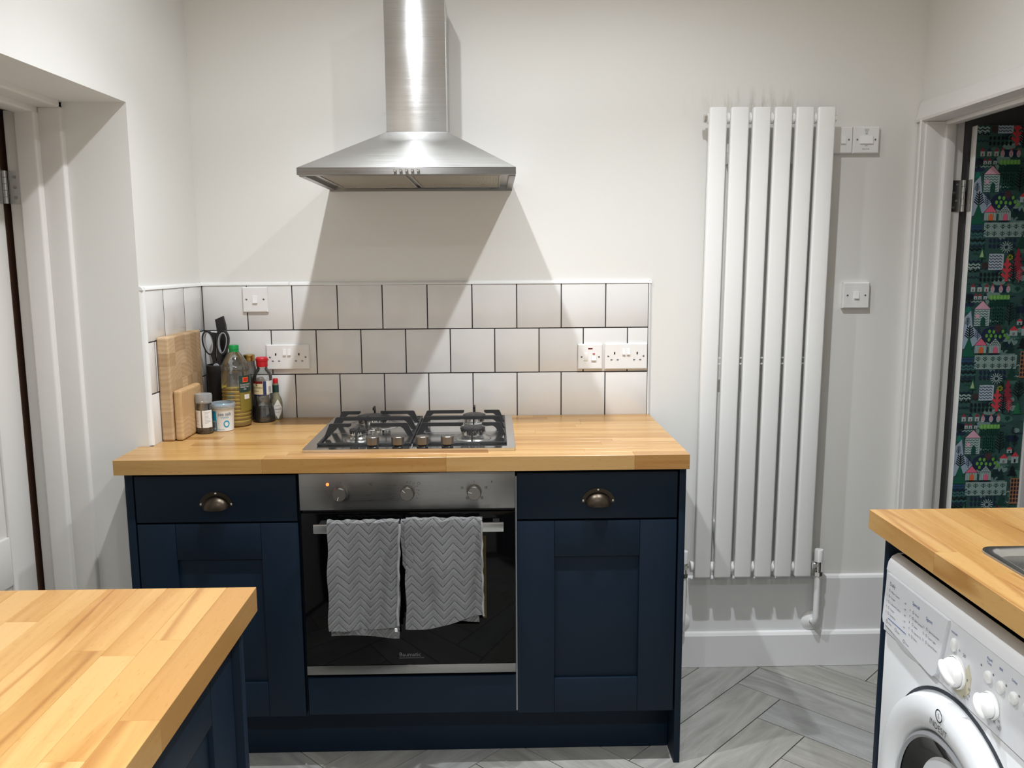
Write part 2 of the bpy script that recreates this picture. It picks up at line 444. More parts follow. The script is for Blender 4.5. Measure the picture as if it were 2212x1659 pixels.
# left wall: far piece with its reveal, lintel, and the piece beside the camera
b = B()
b.prism([(xw(0), 0), (xw(YEND), YEND), (-1.176, YEND), (-1.176, 0)], 0, CEIL)
b.prism([(xw(YEND), YEND), (xw(-1.32), -1.32), (-1.19, -1.32), (-1.19, YEND)], HD, CEIL)
b.prism([(xw(-1.32), -1.32), (xw(-1.32), YF), (-1.19, YF), (-1.19, -1.32)], 0, CEIL)
wl = struct(b.build('wall_left', M['wall']), 'white painted left wall with a deep doorway reveal')
# right wall
RD0, RD1 = -0.040, -0.86
b = B()
b.box(XRW, 1.55, RD0, 0, 0, CEIL); b.box(XRW, 1.55, RD1, RD0, 1.905, CEIL); b.box(XRW, 1.55, YF, RD1, 0, CEIL)
wr = struct(b.build('wall_right', M['wall']), 'white painted right wall with a doorway')
struct(box('wall_front', -1.95, 2.6, YF-.1, YF, 0, CEIL, 'wall'), 'white painted wall behind the viewer')
struct(box('ceiling', -1.95, 2.6, YF-.1, .12, CEIL, CEIL+.1, 'ceil'), 'white ceiling above the kitchen')
fl = struct(box('floor', -1.95, 2.6, YF-.1, .12, -.08, -.006, 'floorgrout'), 'grey herringbone wood effect tile floor')
# spaces beyond the two doorways
struct(box('wall_hall_left', -1.95, -1.9, YF, 0, 0, CEIL, 'brown'), 'dark brown wall of the room beyond the left door')
struct(box('wall_hall_right', 2.6, 2.65, YF, .12, 0, CEIL, 'hall'), 'dark wall of the hallway beyond the right door')
b = B(); b.box(1.56, 2.6, -0.018, -0.008, 0, CEIL); struct(b.build('wall_hall_back', M['hall']), 'dark blue wall of the hallway beside the right door')
b = B(); b.box(1.552, 2.598, -1.2, -.02, 2.10, 2.14); struct(b.build('ceiling_hall', M['hall']), 'dark hallway ceiling beyond the right door')
b = B(); b.box(1.552, 2.598, -1.24, -1.2, 0, CEIL); struct(b.build('wall_hall_front', M['hall']), 'dark near wall of the hallway beyond the right door')

# ---- floor tiles: 45 degree herringbone
WP, LP, JT = 0.158, 0.632, 0.0035
ox_, oy_ = 0.943-LP/math.sqrt(2), -0.259-LP/math.sqrt(2)
c45 = 1/math.sqrt(2)
cells = []
for k in range(-40, 60):
    for tt in range(-4, 5):
        X0 = k*WP+tt*2*LP
        cells.append((0, X0+JT/2, k*WP+JT/2, LP-JT, WP-JT))
        cells.append((1, X0+LP+JT/2, (k+1)*WP-LP+JT/2, WP-JT, LP-JT))
count = 0; flm = {}
for kind, px, py, lx, ly in cells:
    poly = [(px, py), (px+lx, py), (px+lx, py+ly), (px, py+ly)]
    rp = [((x-y)*c45+ox_, (x+y)*c45+oy_) for x, y in poly]
    q = rp
    for h in ((-1, 0, 1.0), (1, 0, XRW-.001), (0, 1, -.017), (0, -1, 3.6)): q = clip_poly(q, *h) if len(q) > 2 else []
    if len(q) < 3: continue
    cxm = sum(p[0] for p in q)/len(q); cym = sum(p[1] for p in q)/len(q)
    ar = abs(sum(q[i][0]*q[(i+1) % len(q)][1]-q[(i+1) % len(q)][0]*q[i][1] for i in range(len(q))))/2
    if ar < .0008: continue
    # skip what stands wholly under the units
    if max(p[1] for p in q) < -1.62 and (max(p[0] for p in q) < -.5 or min(p[0] for p in q) > .9): continue
    ang = math.radians(45 if kind == 0 else 135)
    ca, sa = math.cos(-ang), math.sin(-ang)
    loc = [((x-cxm)*ca-(y-cym)*sa, (x-cxm)*sa+(y-cym)*ca) for x, y in q]
    full = len(q) == 4 and abs(ar-(LP-JT)*(WP-JT)) < 1e-4
    if full and 'full' in flm: me = flm['full']
    else:
        b = B(); b.prism(loc, -.008, 0, 'z')
        b.bevel_all(.0012, 1)
        me = b.mesh('floor_tile', M['floor'])
        if full: flm['full'] = me
    o = link('floor_tile', me, fl); o.location = (cxm, cym, random.uniform(-.0003, .0003)); o.rotation_euler = (0, 0, ang)
    count += 1

# ---- splashback: grout bed, tiles, trim
P, TX0, ZT, ZC = 0.1507, -0.8244, 1.3727, 0.9226
TXE = 0.527
box('grout', XL, TXE, -.0055, 0, ZC-.005, ZT, 'grout', wb)
rows = [(ZT-P, ZT, 0), (ZT-2*P, ZT-P, 1), (ZC-.006, ZT-2*P, 0)]
J = .0036
tm = {}
def tile_mesh(wd, ht):
    key = (round(wd, 4), round(ht, 4))
    if key not in tm:
        b = B(); b.box(-wd/2, wd/2, -.0085, 0, -ht/2, ht/2, .0011, 2); tm[key] = b.mesh('tile', M['tile'], True)
    return tm[key]
for z0, z1, off in rows:
    x = TX0+(P/2 if off else 0)
    edges = [XL+.0072]+[x+(k-1)*P for k in range(12) if XL+.03 < x+(k-1)*P < TXE-.02]+[TXE]
    for xa, xb in zip(edges, edges[1:]):
        o = link('tile', tile_mesh(xb-xa-J, z1-z0-J), wb); o.location = ((xa+xb)/2, 0, (z0+z1)/2)
        o.rotation_euler = (random.uniform(-.0025, .0025), 0, random.uniform(-.0025, .0025))
# tiles on the left wall
angL = math.atan2(-SK, -1)          # direction of the wall toward the viewer
dirL = Vector((-SK, -1, 0)).normalized()
rotL = math.atan2(-SK, 1)           # local -y of a tile faces +x
for z0, z1, off in rows:
    ys = [-.0095, -.160, -.312, YEND+.012] if not off else [-.0095, -.085, -.237, -.389, YEND+.012]
    for ya, yb in zip(ys, ys[1:]):
        o = link('tile', tile_mesh(abs(yb-ya)-J, z1-z0-J), wl)
        ym = (ya+yb)/2; o.location = (xw(ym), ym, (z0+z1)/2); o.rotation_euler = (0, 0, PI/2-math.atan(SK))
b = B(); b.prism([(xw(-.006), -.006), (xw(-.006)+.0076, -.006), (xw(YEND+.012)+.0076, YEND+.012), (xw(YEND+.012), YEND+.012)], ZC-.005, ZT)
b.build('grout', M['grout'], wl)
def qround(b, p0, p1, n1, n2, r=.011):
    p0, p1, n1, n2 = map(Vector, (p0, p1, n1, n2)); pr = [Vector((0, 0, 0))]+[n1*r*math.cos(a)+n2*r*math.sin(a) for a in [PI/2*i/5 for i in range(6)]]
    A = [b.bm.verts.new(p0+q) for q in pr]; C = [b.bm.verts.new(p1+q) for q in pr]; n = len(pr)
    b.bm.faces.new(A); b.bm.faces.new(C)
    for i in range(n): b.bm.faces.new((A[i], A[(i+1) % n], C[(i+1) % n], C[i]))
b = B(); qround(b, (XL+.003, 0, ZT-.001), (-.682, 0, ZT-.001), (0, -1, 0), (0, 0, 1)); b.build('tile_trim', M['trimplastic'], wb, True)
b = B(); qround(b, (-.6805, 0, ZT-.001), (TXE+.009, 0, ZT-.001), (0, -1, 0), (0, 0, 1)); b.build('tile_trim', M['trimplastic'], wb, True)
b = B(); qround(b, (TXE, 0, ZC), (TXE, 0, ZT+.009), (0, -1, 0), (1, 0, 0), .010); b.build('tile_trim', M['trimplastic'], wb, True)
b = B(); qround(b, (xw(-.003), -.003, ZT-.001), (xw(YEND), YEND, ZT-.001), (1, 0, 0), (0, 0, 1)); b.build('tile_trim', M['trimplastic'], wl, True)
b = B(); qround(b, (xw(YEND), YEND+.013, ZC+.001), (xw(YEND), YEND+.013, ZT+.008), (1, 0, 0), (0, -1, 0), .012); b.build('tile_trim', M['trimplastic'], wl, True)

# ---- skirtings
b = B(); b.prism([(0, 0), (0, .334), (-.010, .330), (-.014, .322), (-.014, 0)], .534, XRW, 'x')
struct(b.build('baseboard_back', M['skirt']), 'tall white boxed skirting below the radiator')
b = B(); b.prism([(-.014, 0.001), (-.014, .130), (-.024, .127), (-.030, .118), (-.030, 0.001)], .534, XRW, 'x')
struct(b.build('baseboard_back_low', M['skirt']), 'lower white skirting board along the floor')

# ================================================================== DOORWAYS
# left: lining, stops, leaf
t1 = struct(bpy.data.objects.new('trim_1', None)); COL.objects.link(t1); MW[t1.name] = Matrix.Identity(4); t1['label'] = 'white painted door frame of the left doorway'
def lpost(name, x0, x1, y1, ztop, mt='oldgloss', bev=.006):
    box(name, x0, x1, y1, YEND+.15, 0, ztop, mt, t1, bev, 3)
lpost('door_lining', -1.236, -1.172, YEND-.018, 1.872)
lpost('door_stop', -1.288, -1.232, YEND-.040, 1.858)
lpost('door_rebate', -1.326, -1.284, YEND-.020, 1.862, 'oldgloss', .004)
box('lining_head', -1.236, -1.172, -1.30, YEND-.016, 1.868, 1.95, 'oldgloss', t1, .006, 3)
box('stop_head', -1.288, -1.232, -1.30, YEND-.016, 1.852, 1.94, 'oldgloss', t1, .006, 3)
box('rebate_head', -1.326, -1.284, -1.30, YEND-.016, 1.862, 1.94, 'oldgloss', t1, .004, 3)
box('added_gap_strip', -1.372, -1.3475, YEND-.028, YEND+.12, 0, 1.85, 'brown', t1)  # added brown strip, catches light in the hinge gap in place of the unlit hall
lpost2 = box('door_lining', -1.326, -1.172, -1.33, -1.30, 0, 1.95, 'oldgloss', t1)
# leaf (hinged on the far jamb, a touch ajar)
d1 = struct(bpy.data.objects.new('door_1', None)); COL.objects.link(d1); d1['label'] = 'white panelled door ajar in the left doorway'
d1.location = (-1.336, YEND-.0305, 0); d1.rotation_euler = (0, 0, math.radians(-4)); MW[d1.name] = Matrix.Translation(d1.location) @ Matrix.Rotation(math.radians(-4), 4, 'Z')
def dbox(name, x0, x1, y0, y1, z0, z1, mt, bev=.004):
    b = B(); b.box(x0, x1, y0, y1, z0, z1, bev, 2); return b.build(name, M[mt], d1, True, world=False)
dbox('leaf', -.040, -.010, -.74, 0, .012, 1.852, 'oldgloss')
dbox('stile', -.012, 0, -.105, -.001, .012, 1.852, 'oldgloss', .005)
dbox('stile', -.012, 0, -.74, -.64, .012, 1.852, 'oldgloss', .005)
for za, zb in ((.012, .20), (.56, .70), (1.74, 1.852)): dbox('rail', -.012, 0, -.64, -.105, za, zb, 'oldgloss', .005)
# hinge
h = thing('door_hinge', 'steel butt hinge on the left door frame', 'hinge', (-1.327, YEND-.03, 1.612))
box('hinge_plate', -1.325, -1.292, YEND-.0225, YEND-.0195, 1.612, 1.700, 'steel_plain', h)
b = B()
for i in range(5): b.cyl((-1.330, YEND-.030, 1.612+i*.0178), (-1.330, YEND-.030, 1.612+i*.0178+.0168), .0065, seg=14)
b.build('knuckle', M['steel_plain'], h, True)
box('hinge_plate', -1.3365, -1.3335, YEND-.070, YEND-.036, 1.612, 1.700, 'steel_plain', h)
for zz in (1.628, 1.656, 1.684):
    b = B(); b.cyl((-1.308, YEND-.0222, zz), (-1.308, YEND-.0245, zz), .0042, seg=12); b.build('screw', M['screw'], h)

# right: architrave, lining, stop, leaf with printed paper
t2 = struct(bpy.data.objects.new('trim_2', None)); COL.objects.link(t2); MW[t2.name] = Matrix.Identity(4); t2['label'] = 'white moulded architrave and door frame of the right doorway'
AP = [(0, 0), (-.018, .002), (-.021, .010), (-.017, .018), (-.013, .040), (-.010, .060), (-.004, .068), (0, .068)]   # (proud of wall, across from opening)
b = B(); b.prism([(XRW+u, min(RD0+v*.60, -.0005)) for u, v in AP], 0, 1.905, 'z'); b.build('architrave', M['gloss'], t2, True)
b = B(); b.prism([(XRW+u, 1.892+v) for u, v in AP], RD1-.06, -.001, 'y'); b.build('architrave_head', M['gloss'], t2, True)
box('door_lining', XRW-.004, 1.55, RD0-.006, RD0+.03, 0, 1.892, 'gloss', t2, .003)
box('door_stop', 1.482, 1.516, RD0-.022, RD0+.0, 0, 1.88, 'gloss', t2, .005)
box('lining_head', XRW-.004, 1.55, RD1, RD0-.004, 1.892, 1.915, 'gloss', t2, .003)
box('stop_head', 1.482, 1.516, RD1, RD0-.004, 1.878, 1.893, 'gloss', t2, .005)
box('door_lining', XRW-.004, 1.55, RD1-.03, RD1, 0, 1.905, 'gloss', t2, .003)
LX, LY0, LY1 = 1.5665, -.088, -.058
d2 = struct(bpy.data.objects.new('door_2', None)); COL.objects.link(d2); MW[d2.name] = Matrix.Identity(4); d2['label'] = 'wallpaper covered door standing open in the right doorway'
box('leaf', LX, 2.28, LY0, LY1, .012, 1.872, 'gloss', d2, .002)
box('stile', 1.797, 1.875, LY0-.012, LY0, .012, 1.872, 'gloss', d2, .003)
h = thing('door_hinge', 'steel butt hinge on the right door frame', 'hinge', (1.545, RD0-.02, 1.60))
box('hinge_plate', 1.517, 1.5485, RD0-.0090, RD0-.0062, 1.600, 1.702, 'steel_plain', h)
box('hinge_plate', 1.5635, 1.5663, LY0+.004, LY1-.001, 1.600, 1.702, 'steel_plain', h)
b = B()
for i in range(5): b.cyl((1.5555, RD0-.012, 1.600+i*.0206), (1.5555, RD0-.012, 1.600+i*.0206+.0196), .0065, seg=14)
b.build('knuckle', M['steel_plain'], h, True)
for i, zz in enumerate((1.614, 1.636, 1.662, 1.688)):
    xx = 1.536 if i % 2 else 1.526
    b = B(); b.cyl((xx, RD0-.0088, zz), (xx, RD0-.0110, zz), .004, seg=12); b.build('screw', M['screw'], h)

# printed paper: little painted houses, trees, waves
class Print:
    def __init__(s): s.v, s.f, s.c = [], [], []
    def poly(s, pts, col, d):
        i = len(s.v); s.v += [(x, d, y) for x, y in pts]; s.f.append(tuple(range(i, i+len(pts)))); s.c.append(col)
    def rect(s, x0, x1, y0, y1, col, d): s.poly([(x0, y0), (x1, y0), (x1, y1), (x0, y1)], col, d)
    def oval(s, x, y, rx, ry, col, d, n=10): s.poly([(x+rx*math.cos(2*PI*i/n), y+ry*math.sin(2*PI*i/n)) for i in range(n)], col, d)
    def stroke(s, pts, wd, col, d):
        for (x0, y0), (x1, y1) in zip(pts, pts[1:]):
            l = math.hypot(x1-x0, y1-y0) or 1; nx, ny = -(y1-y0)/l*wd/2, (x1-x0)/l*wd/2
            s.poly([(x0+nx, y0+ny), (x1+nx, y1+ny), (x1-nx, y1-ny), (x0-nx, y0-ny)], col, d)
def lin(r, g, b): return tuple(min(1, c*1.7) for c in srgb(r, g, b)[:3])
DG, MG, LG, TEAL, NV, PALE, PINK, ROSE, RED, ORG, BLK, GRS, MAR, OCH, BLU = (lin(*c) for c in (
    (46, 74, 70), (66, 102, 90), (112, 136, 130), (26, 104, 92), (28, 38, 62), (150, 168, 166), (198, 152, 168), (206, 96, 120), (190, 62, 72), (206, 98, 54),
    (18, 24, 28), (88, 148, 62), (128, 44, 58), (150, 104, 74), (44, 72, 112)))
K = .000292
PW = .437
def paper(pr, zt, zmin, x0, xmax):
    """one vertical repeat; motif units are counted from its own upper left corner"""
    rnd = random.Random(11)
    y = LY0-.0004
    def T(u, v): return (x0+u*K, zt-v*K)
    def put(fn, pts, *a): fn([T(*p) for p in pts], *a)
    D = [y]
    def nx(): D[0] -= .000003; return D[0]
    def poly(pts, c): pr.poly([T(*p) for p in pts], c, nx())
    def rect(a, b_, c_, d_, col): poly([(a, c_), (b_, c_), (b_, d_), (a, d_)], col)
    def oval(u, v, ru, rv, col): poly([(u+ru*math.cos(2*PI*i/10), v+rv*math.sin(2*PI*i/10)) for i in range(10)], col)
    def stroke(pts, wd, col): pr.stroke([T(*p) for p in pts], wd*K, col, nx())
    def waves(u0, u1, v, amp, per, wd, col):
        n = int((u1-u0)/per*2); stroke([(u0+i*per/2, v+(amp if i % 2 else -amp)) for i in range(n+1)], wd, col)
    def tree(u, v, h, wdt, col, n=5, wd=11):
        stroke([(u, v), (u, v-h)], wd, col)
        for i in range(n):
            q = v-h*(.15+.75*i/n); ll = wdt*(1-.5*i/n)
            stroke([(u, q), (u-ll, q-ll*.8)], wd*.9, col); stroke([(u, q), (u+ll, q-ll*.8)], wd*.9, col)
    def pine(u, v, h, wdt, col, n=4):
        for i in range(n):
            a = v-h*i/n; ww = wdt*(1-.75*i/n); poly([(u-ww, a), (u+ww, a), (u, a-h*1.5/n)], col)
    def house(u, v, wdt, hh, rh, wall, roof, door, dw=.3):
        rect(u-wdt/2, u+wdt/2, v-hh, v, wall); poly([(u-wdt*.6, v-hh), (u+wdt*.6, v-hh), (u, v-hh-rh)], roof)
        rect(u-wdt*dw/2, u+wdt*dw/2, v-hh*.62, v-hh*.08, door)
    # ground patches
    rect(0, 800, 0, 1500, DG)
    for i in range(60):
        oval(rnd.uniform(20, 760), rnd.uniform(20, 1480), rnd.uniform(40, 110), rnd.uniform(25, 60), rnd.choice([DG, MG, LG, DG, NV, lin(52, 78, 76)]))
    for i in range(16): oval(rnd.uniform(20, 760), rnd.uniform(20, 1480), rnd.uniform(30, 80), rnd.uniform(18, 45), rnd.choice([lin(120, 142, 140), lin(96, 122, 120), LG]))
    for i in range(46):
        u, v = rnd.uniform(20, 750), rnd.uniform(60, 1480)
        if rnd.random() < .5: tree(u, v, rnd.uniform(50, 110), rnd.uniform(20, 40), rnd.choice([BLK, lin(20, 50, 46), lin(36, 72, 64)]), 4, 8)
        else: waves(u, u+rnd.uniform(90, 160), v, 8, 42, rnd.uniform(7, 13), rnd.choice([BLK, PALE, NV, lin(30, 66, 62)]))
    # row of houses and striped gourds
    for u, rf in ((75, MAR), (150, NV), (230, MAR)): house(u, 88, 50, 52, 42, PALE, rf, MAR, .25)
    rect(290, 470, 22, 95, NV)
    for u in (300, 395, 480):
        oval(u, 62, 24, 40, PALE)
        for q in (-22, -4, 14): rect(u-16, u+16, 56+q, 66+q, ROSE)
        for q in (-12, 0, 12): stroke([(u, 28), (u+q, 4)], 5, RED)
    for u, rf in ((110, MAR), (160, MAR), (222, NV)): house(u, 175, 40, 38, 32, PALE, rf, MAR, .25)
    rect(272, 505, 128, 178, GRS)
    for i in range(6): oval(290+i*40, 150, 14, 26, lin(120, 168, 92))
    for r in range(3): waves(270, 500, 195+r*26, 11, 46, 20, lin(22, 60, 52))
    tree(40, 230, 120, 50, BLK, 4); pine(40, 320, 60, 46, TEAL, 2)
    # tall house
    rect(108, 290, 288, 475, PALE); poly([(98, 290), (302, 290), (200, 182)], BLK); poly([(108, 284), (292, 284), (200, 190)], PINK)
    for r in range(6): waves(112, 288, 312+r*29, 8, 40, 7, lin(34, 70, 66))
    rect(130, 168, 340, 385, PINK); oval(216, 420, 28, 46, lin(24, 66, 58)); rect(188, 244, 420, 478, lin(24, 66, 58))
    for a in (108, 290): stroke([(a, 288), (a, 475)], 5, BLK)
    for r in range(5): waves(306, 470, 290+r*38, 13, 52, 26, lin(24, 64, 56))
    tree(520, 470, 260, 60, BLK, 6, 12); tree(592, 430, 200, 42, lin(20, 44, 48), 6, 9); tree(690, 400, 170, 36, BLK, 5, 8)
    house(640, 468, 62, 40, 34, PALE, RED, BLK); house(580, 592, 90, 60, 56, PALE, RED, lin(120, 110, 118), .28); house(712, 590, 84, 78, 60, PALE, RED, BLK, .26)
    # left pale strip with trees
    poly([(0, 380), (70, 300), (100, 480), (220, 600), (150, 700), (0, 740)], lin(140, 154, 170))
    tree(40, 480, 110, 30, BLK, 5, 7); tree(70, 650, 180, 55, BLK, 5, 15); tree(165, 640, 160, 38, lin(40, 50, 78), 6, 8)
    pine(70, 830, 190, 80, lin(22, 82, 64), 2); waves(0, 150, 850, 10, 40, 14, BLU); waves(0, 130, 880, 10, 40, 14, BLU)
    # vegetable bed
    oval(350, 580, 150, 100, NV)
    for u, v in ((300, 540), (350, 545), (270, 590), (320, 590), (375, 595), (425, 600), (455, 540), (480, 585), (300, 635), (515, 615)): oval(u, v, 17, 22, lin(96, 152, 58))
    tree(395, 560, 100, 44, lin(70, 46, 48), 4, 14)
    # huts
    for u, rf, dr in ((210, ROSE, ORG), (375, None, ROSE)):
        rect(u-68, u+68, 700, 792, PALE)
        for i in range(7): stroke([(u-58+i*19, 702), (u-58+i*19, 790)], 4, lin(50, 92, 92))
        poly([(u-80, 702), (u+80, 702), (u, 610)], BLK); poly([(u-70, 698), (u+70, 698), (u, 618)], rf or PALE)
        if not rf:
            for r in range(3): waves(u-52+r*16, u+54-r*14, 686-r*20, 6, 26, 6, BLK)
        oval(u+8, 745, 26, 32, dr); rect(u-18, u+34, 745, 790, dr)
        stroke([(u-68, 792), (u+68, 792)], 5, BLK)
    tree(480, 780, 120, 36, lin(24, 50, 46), 5, 10); pine(560, 790, 120, 60, lin(22, 48, 46), 3); pine(690, 740, 110, 66, BLK, 3)
    # pale field of seedlings
    rect(150, 640, 812, 975, lin(132, 152, 148))
    for r in (0, 1):
        for i in range(6): tree(195+i*80+rnd.uniform(-8, 8), 885+r*80, 60, 30, lin(36, 62, 58), 2, 9)
    rect(680, 790, 770, 1080, OCH)
    for r in range(6):
        for i in range(3): oval(702+i*36, 800+r*48, 14, 20, lin(40, 34, 48))
    # water, pebbles, starburst
    for r in range(7): waves(0, 170+10*(r % 2), 905+r*34, 11, 56, 15, rnd.choice([PALE, NV, BLK, lin(60, 100, 104)]))
    for r in (0, 1):
        for i in range(7): oval(230+i*46, 1010+r*62, 17, 24, NV)
    for i in range(14):
        a = 2*PI*i/14; stroke([(420+20*math.cos(a), 1085+20*math.sin(a)), (420+72*math.cos(a), 1085+66*math.sin(a))], 8, PALE)
    pine(590, 1100, 130, 70, lin(26, 60, 52), 3)
    poly([(100, 1210), (190, 1210), (150, 1070)], lin(34, 82, 60)); poly([(122, 1195), (168, 1195), (148, 1110)], lin(150, 170, 130)); stroke([(148, 1210), (148, 1260)], 14, BLK)
    rect(230, 400, 1160, 1340, lin(160, 172, 184))
    for r in range(5): waves(234, 398, 1185+r*32, 9, 42, 8, NV)
    tree(190, 1340, 90, 40, lin(60, 44, 46), 4, 13)
    for r in range(4): waves(0, 150, 1245+r*34, 10, 54, 15, rnd.choice([NV, BLK, PALE]))
    for r in (0, 1):
        for i in range(6): oval(150+i*46, 1390+r*58, 16, 23, BLK)
    waves(0, 150, 1420, 10, 46, 10, NV)
    tree(445, 1470, 260, 60, RED, 3, 34); pine(560, 1360, 240, 80, lin(136, 44, 58), 4); stroke([(560, 1360), (560, 1430)], 16, lin(136, 44, 58))
    tree(520, 1490, 220, 48, BLK, 6, 13); tree(590, 1480, 150, 40, lin(186, 76, 88), 5, 9); oval(470, 1200, 34, 34, lin(150, 150, 50))
    for i in range(8): stroke([(470, 1200), (470+34*math.cos(i*PI/4), 1200+34*math.sin(i*PI/4))], 6, BLK)
    tree(690, 1330, 220, 70, BLK, 5, 13); pine(690, 1500, 120, 70, lin(40, 104, 70), 4)
pr = Print()
for i in range(5): paper(pr, 1.872+PW-.072-i*PW, 0, LX+.0015, 1.797)
# trim to the panel
vv, ff, cc = [], [], []
for f, c in zip(pr.f, pr.c):
    pts = [(pr.v[i][0], pr.v[i][2]) for i in f]; d = pr.v[f[0]][1]
    for hf in ((-1, 0, -(LX+.0015)), (1, 0, 1.797), (0, 1, 1.871), (0, -1, -.013)):
        pts = clip_poly(pts, *hf) if len(pts) > 2 else []
    if len(pts) < 3: continue
    i0 = len(vv); vv += [(x, d, z) for x, z in pts]; ff.append(tuple(range(i0, i0+len(pts)))); cc.append(c)
me = bpy.data.meshes.new('wallpaper'); me.from_pydata(vv, [], ff); ca = me.color_attributes.new('ink', 'FLOAT_COLOR', 'CORNER')
li = 0
for p, c in zip(me.polygons, cc):
    for _ in p.vertices: ca.data[li].color = (*c, 1); li += 1
me.materials.append(M['print']); link('wallpaper', me, d2)['label'] = 'green wallpaper printed with little houses and trees'
box("closing_stile", 1.8755, 2.28, LY0-.006, LY0, .012, 1.872, "grey_rubber", d2, .003)

# ================================================================== WORKTOPS (each stave its own piece)
TH = 0.041
def stave_mesh(x0, x1, y0, y1, z1, mt, name='stave'):
    b = B(); b.box(x0, x1, y0, y1, z1-TH, z1, .0005, 1); return b.mesh(name, mt)
def staves(root, along, rowlist, ext, zt, mt, seed, lmin=.26, lmax=.58, holes=()):
    """rowlist: (a0,a1) across the grain; ext(a): (start,end) along the grain"""
    rg = random.Random(seed); W = MW[root.name].translation; g = .00012
    for a0, a1 in rowlist:
        s, e = ext((a0+a1)/2); p = s; first = rg.uniform(.1, lmax)
        while p < e-1e-6:
            q = p+(first if p == s else rg.uniform(lmin, lmax))
            if e-q < .12: q = e
            segs = [(p, q, a0, a1)]
            for h0, h1, c0, c1 in holes:               # h along the grain, c across
                out = []
                for sp, sq, sa, sb in segs:
                    if sq <= h0 or sp >= h1 or sb <= c0 or sa >= c1: out.append((sp, sq, sa, sb)); continue
                    if sp < h0: out.append((sp, h0, sa, sb))
                    if sq > h1: out.append((h1, sq, sa, sb))
                    m0, m1 = max(sp, h0), min(sq, h1)
                    if sa < c0: out.append((m0, m1, sa, c0))
                    if sb > c1: out.append((m0, m1, c1, sb))
                segs = out
            for sp, sq, sa, sb in segs:
                if sq-sp < .002 or sb-sa < .002: continue
                if along == 'x': me = stave_mesh(sp+g-W.x, sq-g-W.x, sa+g-W.y, sb-g-W.y, zt-W.z, mt)
                else: me = stave_mesh(sa+g-W.x, sb-g-W.x, sp+g-W.y, sq-g-W.y, zt-W.z, mt)
                link('stave', me, root)
            p = q
WY0, WX1 = -.630, .534
wt = thing('worktop', 'oiled beech block worktop carrying the gas hob', 'worktop', (-.25, -.32, ZC-TH))
rl = [(WY0+i*.0445, WY0+(i+1)*.0445) for i in range(4)]; y0 = rl[-1][1]; n = 10; stp = (-.0095-y0)/n
rl += [(y0+i*stp, y0+(i+1)*stp) for i in range(n)]
staves(wt, 'x', rl, lambda a: ((-1.028 if a < YEND else xw(a)+.0095), WX1), ZC, M['beech_x'], 5)
FX, FY = -.392, -1.549
wf = thing('worktop', 'oiled beech worktop in the foreground at lower left', 'worktop', (-.7, -2.5, ZC-TH))
n = 14; x0 = xw(-2.4)+.02; st_ = (FX-x0)/n
staves(wf, 'y', [(x0+i*st_, x0+(i+1)*st_) for i in range(n)], lambda a: (-3.4, FY), ZC, M['beech_y'], 12, .25, .5)
RX, RY = .794, -1.160
wr2 = thing('worktop', 'oiled beech worktop with inset sink over the washing machine', 'worktop', (1.1, -2, ZC-TH))
n = 14; st_ = (XRW-.002-RX)/n
SX0, SX1, SY0, SY1 = .895, 1.335, -2.36, -1.425
staves(wr2, 'y', [(RX+i*st_, RX+(i+1)*st_) for i in range(n)], lambda a: (-3.4, RY), ZC, M['beech_y'], 31, .35, .7, holes=[(SY0, SY1, SX0, SX1)])

# ================================================================== BASE UNITS
FYD = -.607                 # face of the doors
ZB, ZTOP = .165, .876       # under edge of doors, under the worktop
def shaker(parent, x0, x1, z0, z1, yf, name='door', sw=.103):
    d = box(name, x0+sw-.006, x1-sw+.006, yf+.008, yf+.020, z0+sw-.006, z1-sw+.006, 'navy', parent, .001)
    for a, c in ((x0, x0+sw), (x1-sw, x1)): box('stile', a, c, yf, yf+.021, z0, z1, 'navy', d, .0014)
    for a, c in ((z0, z0+sw), (z1-sw, z1)): box('rail', x0+sw+.0006, x1-sw-.0006, yf+.0006, yf+.021, a, c, 'navy', d, .0014)
    return d
def cup_handle(parent, xc, zc, yf):
    b = B(); n = 24
    out = [(xc+.0465*math.cos(PI*i/n), zc+.041*math.sin(PI*i/n)) for i in range(n+1)]
    b.prism(out, yf-.0022, yf, 'y'); b.bevel_all(.0006, 1)
    hd = b.build('cup_handle', M['bronze'], parent, True); hd['label'] = 'aged bronze cup handle'
    b = B(); nu, nv = 24, 10; g = []
    for j in range(nv+1):
        ph = PI/2*j/nv; row = []
        for i in range(nu+1):
            th = PI*i/nu
            row.append(b.bm.verts.new((xc+.036*math.cos(th)*math.cos(ph)**.8, yf-.002-.026*math.sin(ph), zc-.006*math.sin(ph)+.031*math.sin(th)*math.cos(ph)**.8-.001)))
        g.append(row)
    for j in range(nv):
        for i in range(nu): b.bm.faces.new((g[j][i], g[j][i+1], g[j+1][i+1], g[j+1][i]))
    bmesh.ops.remove_doubles(b.bm, verts=b.bm.verts, dist=1e-6)
    bmesh.ops.solidify(b.bm, geom=b.bm.faces[:], thickness=.0018)
    b.build('cup', M['bronze'], hd, True)
    for x, z in ((xc-.041, zc+.006), (xc+.041, zc+.006), (xc, zc+.036)):
        b = B(); b.sphere((x, yf-.0022, z), .0034, 1, .5, 1, 12, 8); b.build('screw', M['chrome'], hd, True)
cl = thing('base_cabinet', 'navy base cabinet left of the oven with drawer and shaker door', 'cabinet', (-.77, -.3, 0), 'navy base cabinets')
box('carcass', -.986, -.541, -.585, -.02, .152, ZTOP, 'navy', cl)
box('side_panel', -1.010, -.988, FYD, YEND-.008, 0.0, ZTOP, 'navy', cl, .001)
dr = box('drawer_front', -.984, -.545, FYD, FYD+.020, .741, .872, 'navy', cl, .0016)
cup_handle(dr, -.765, .7865, FYD)
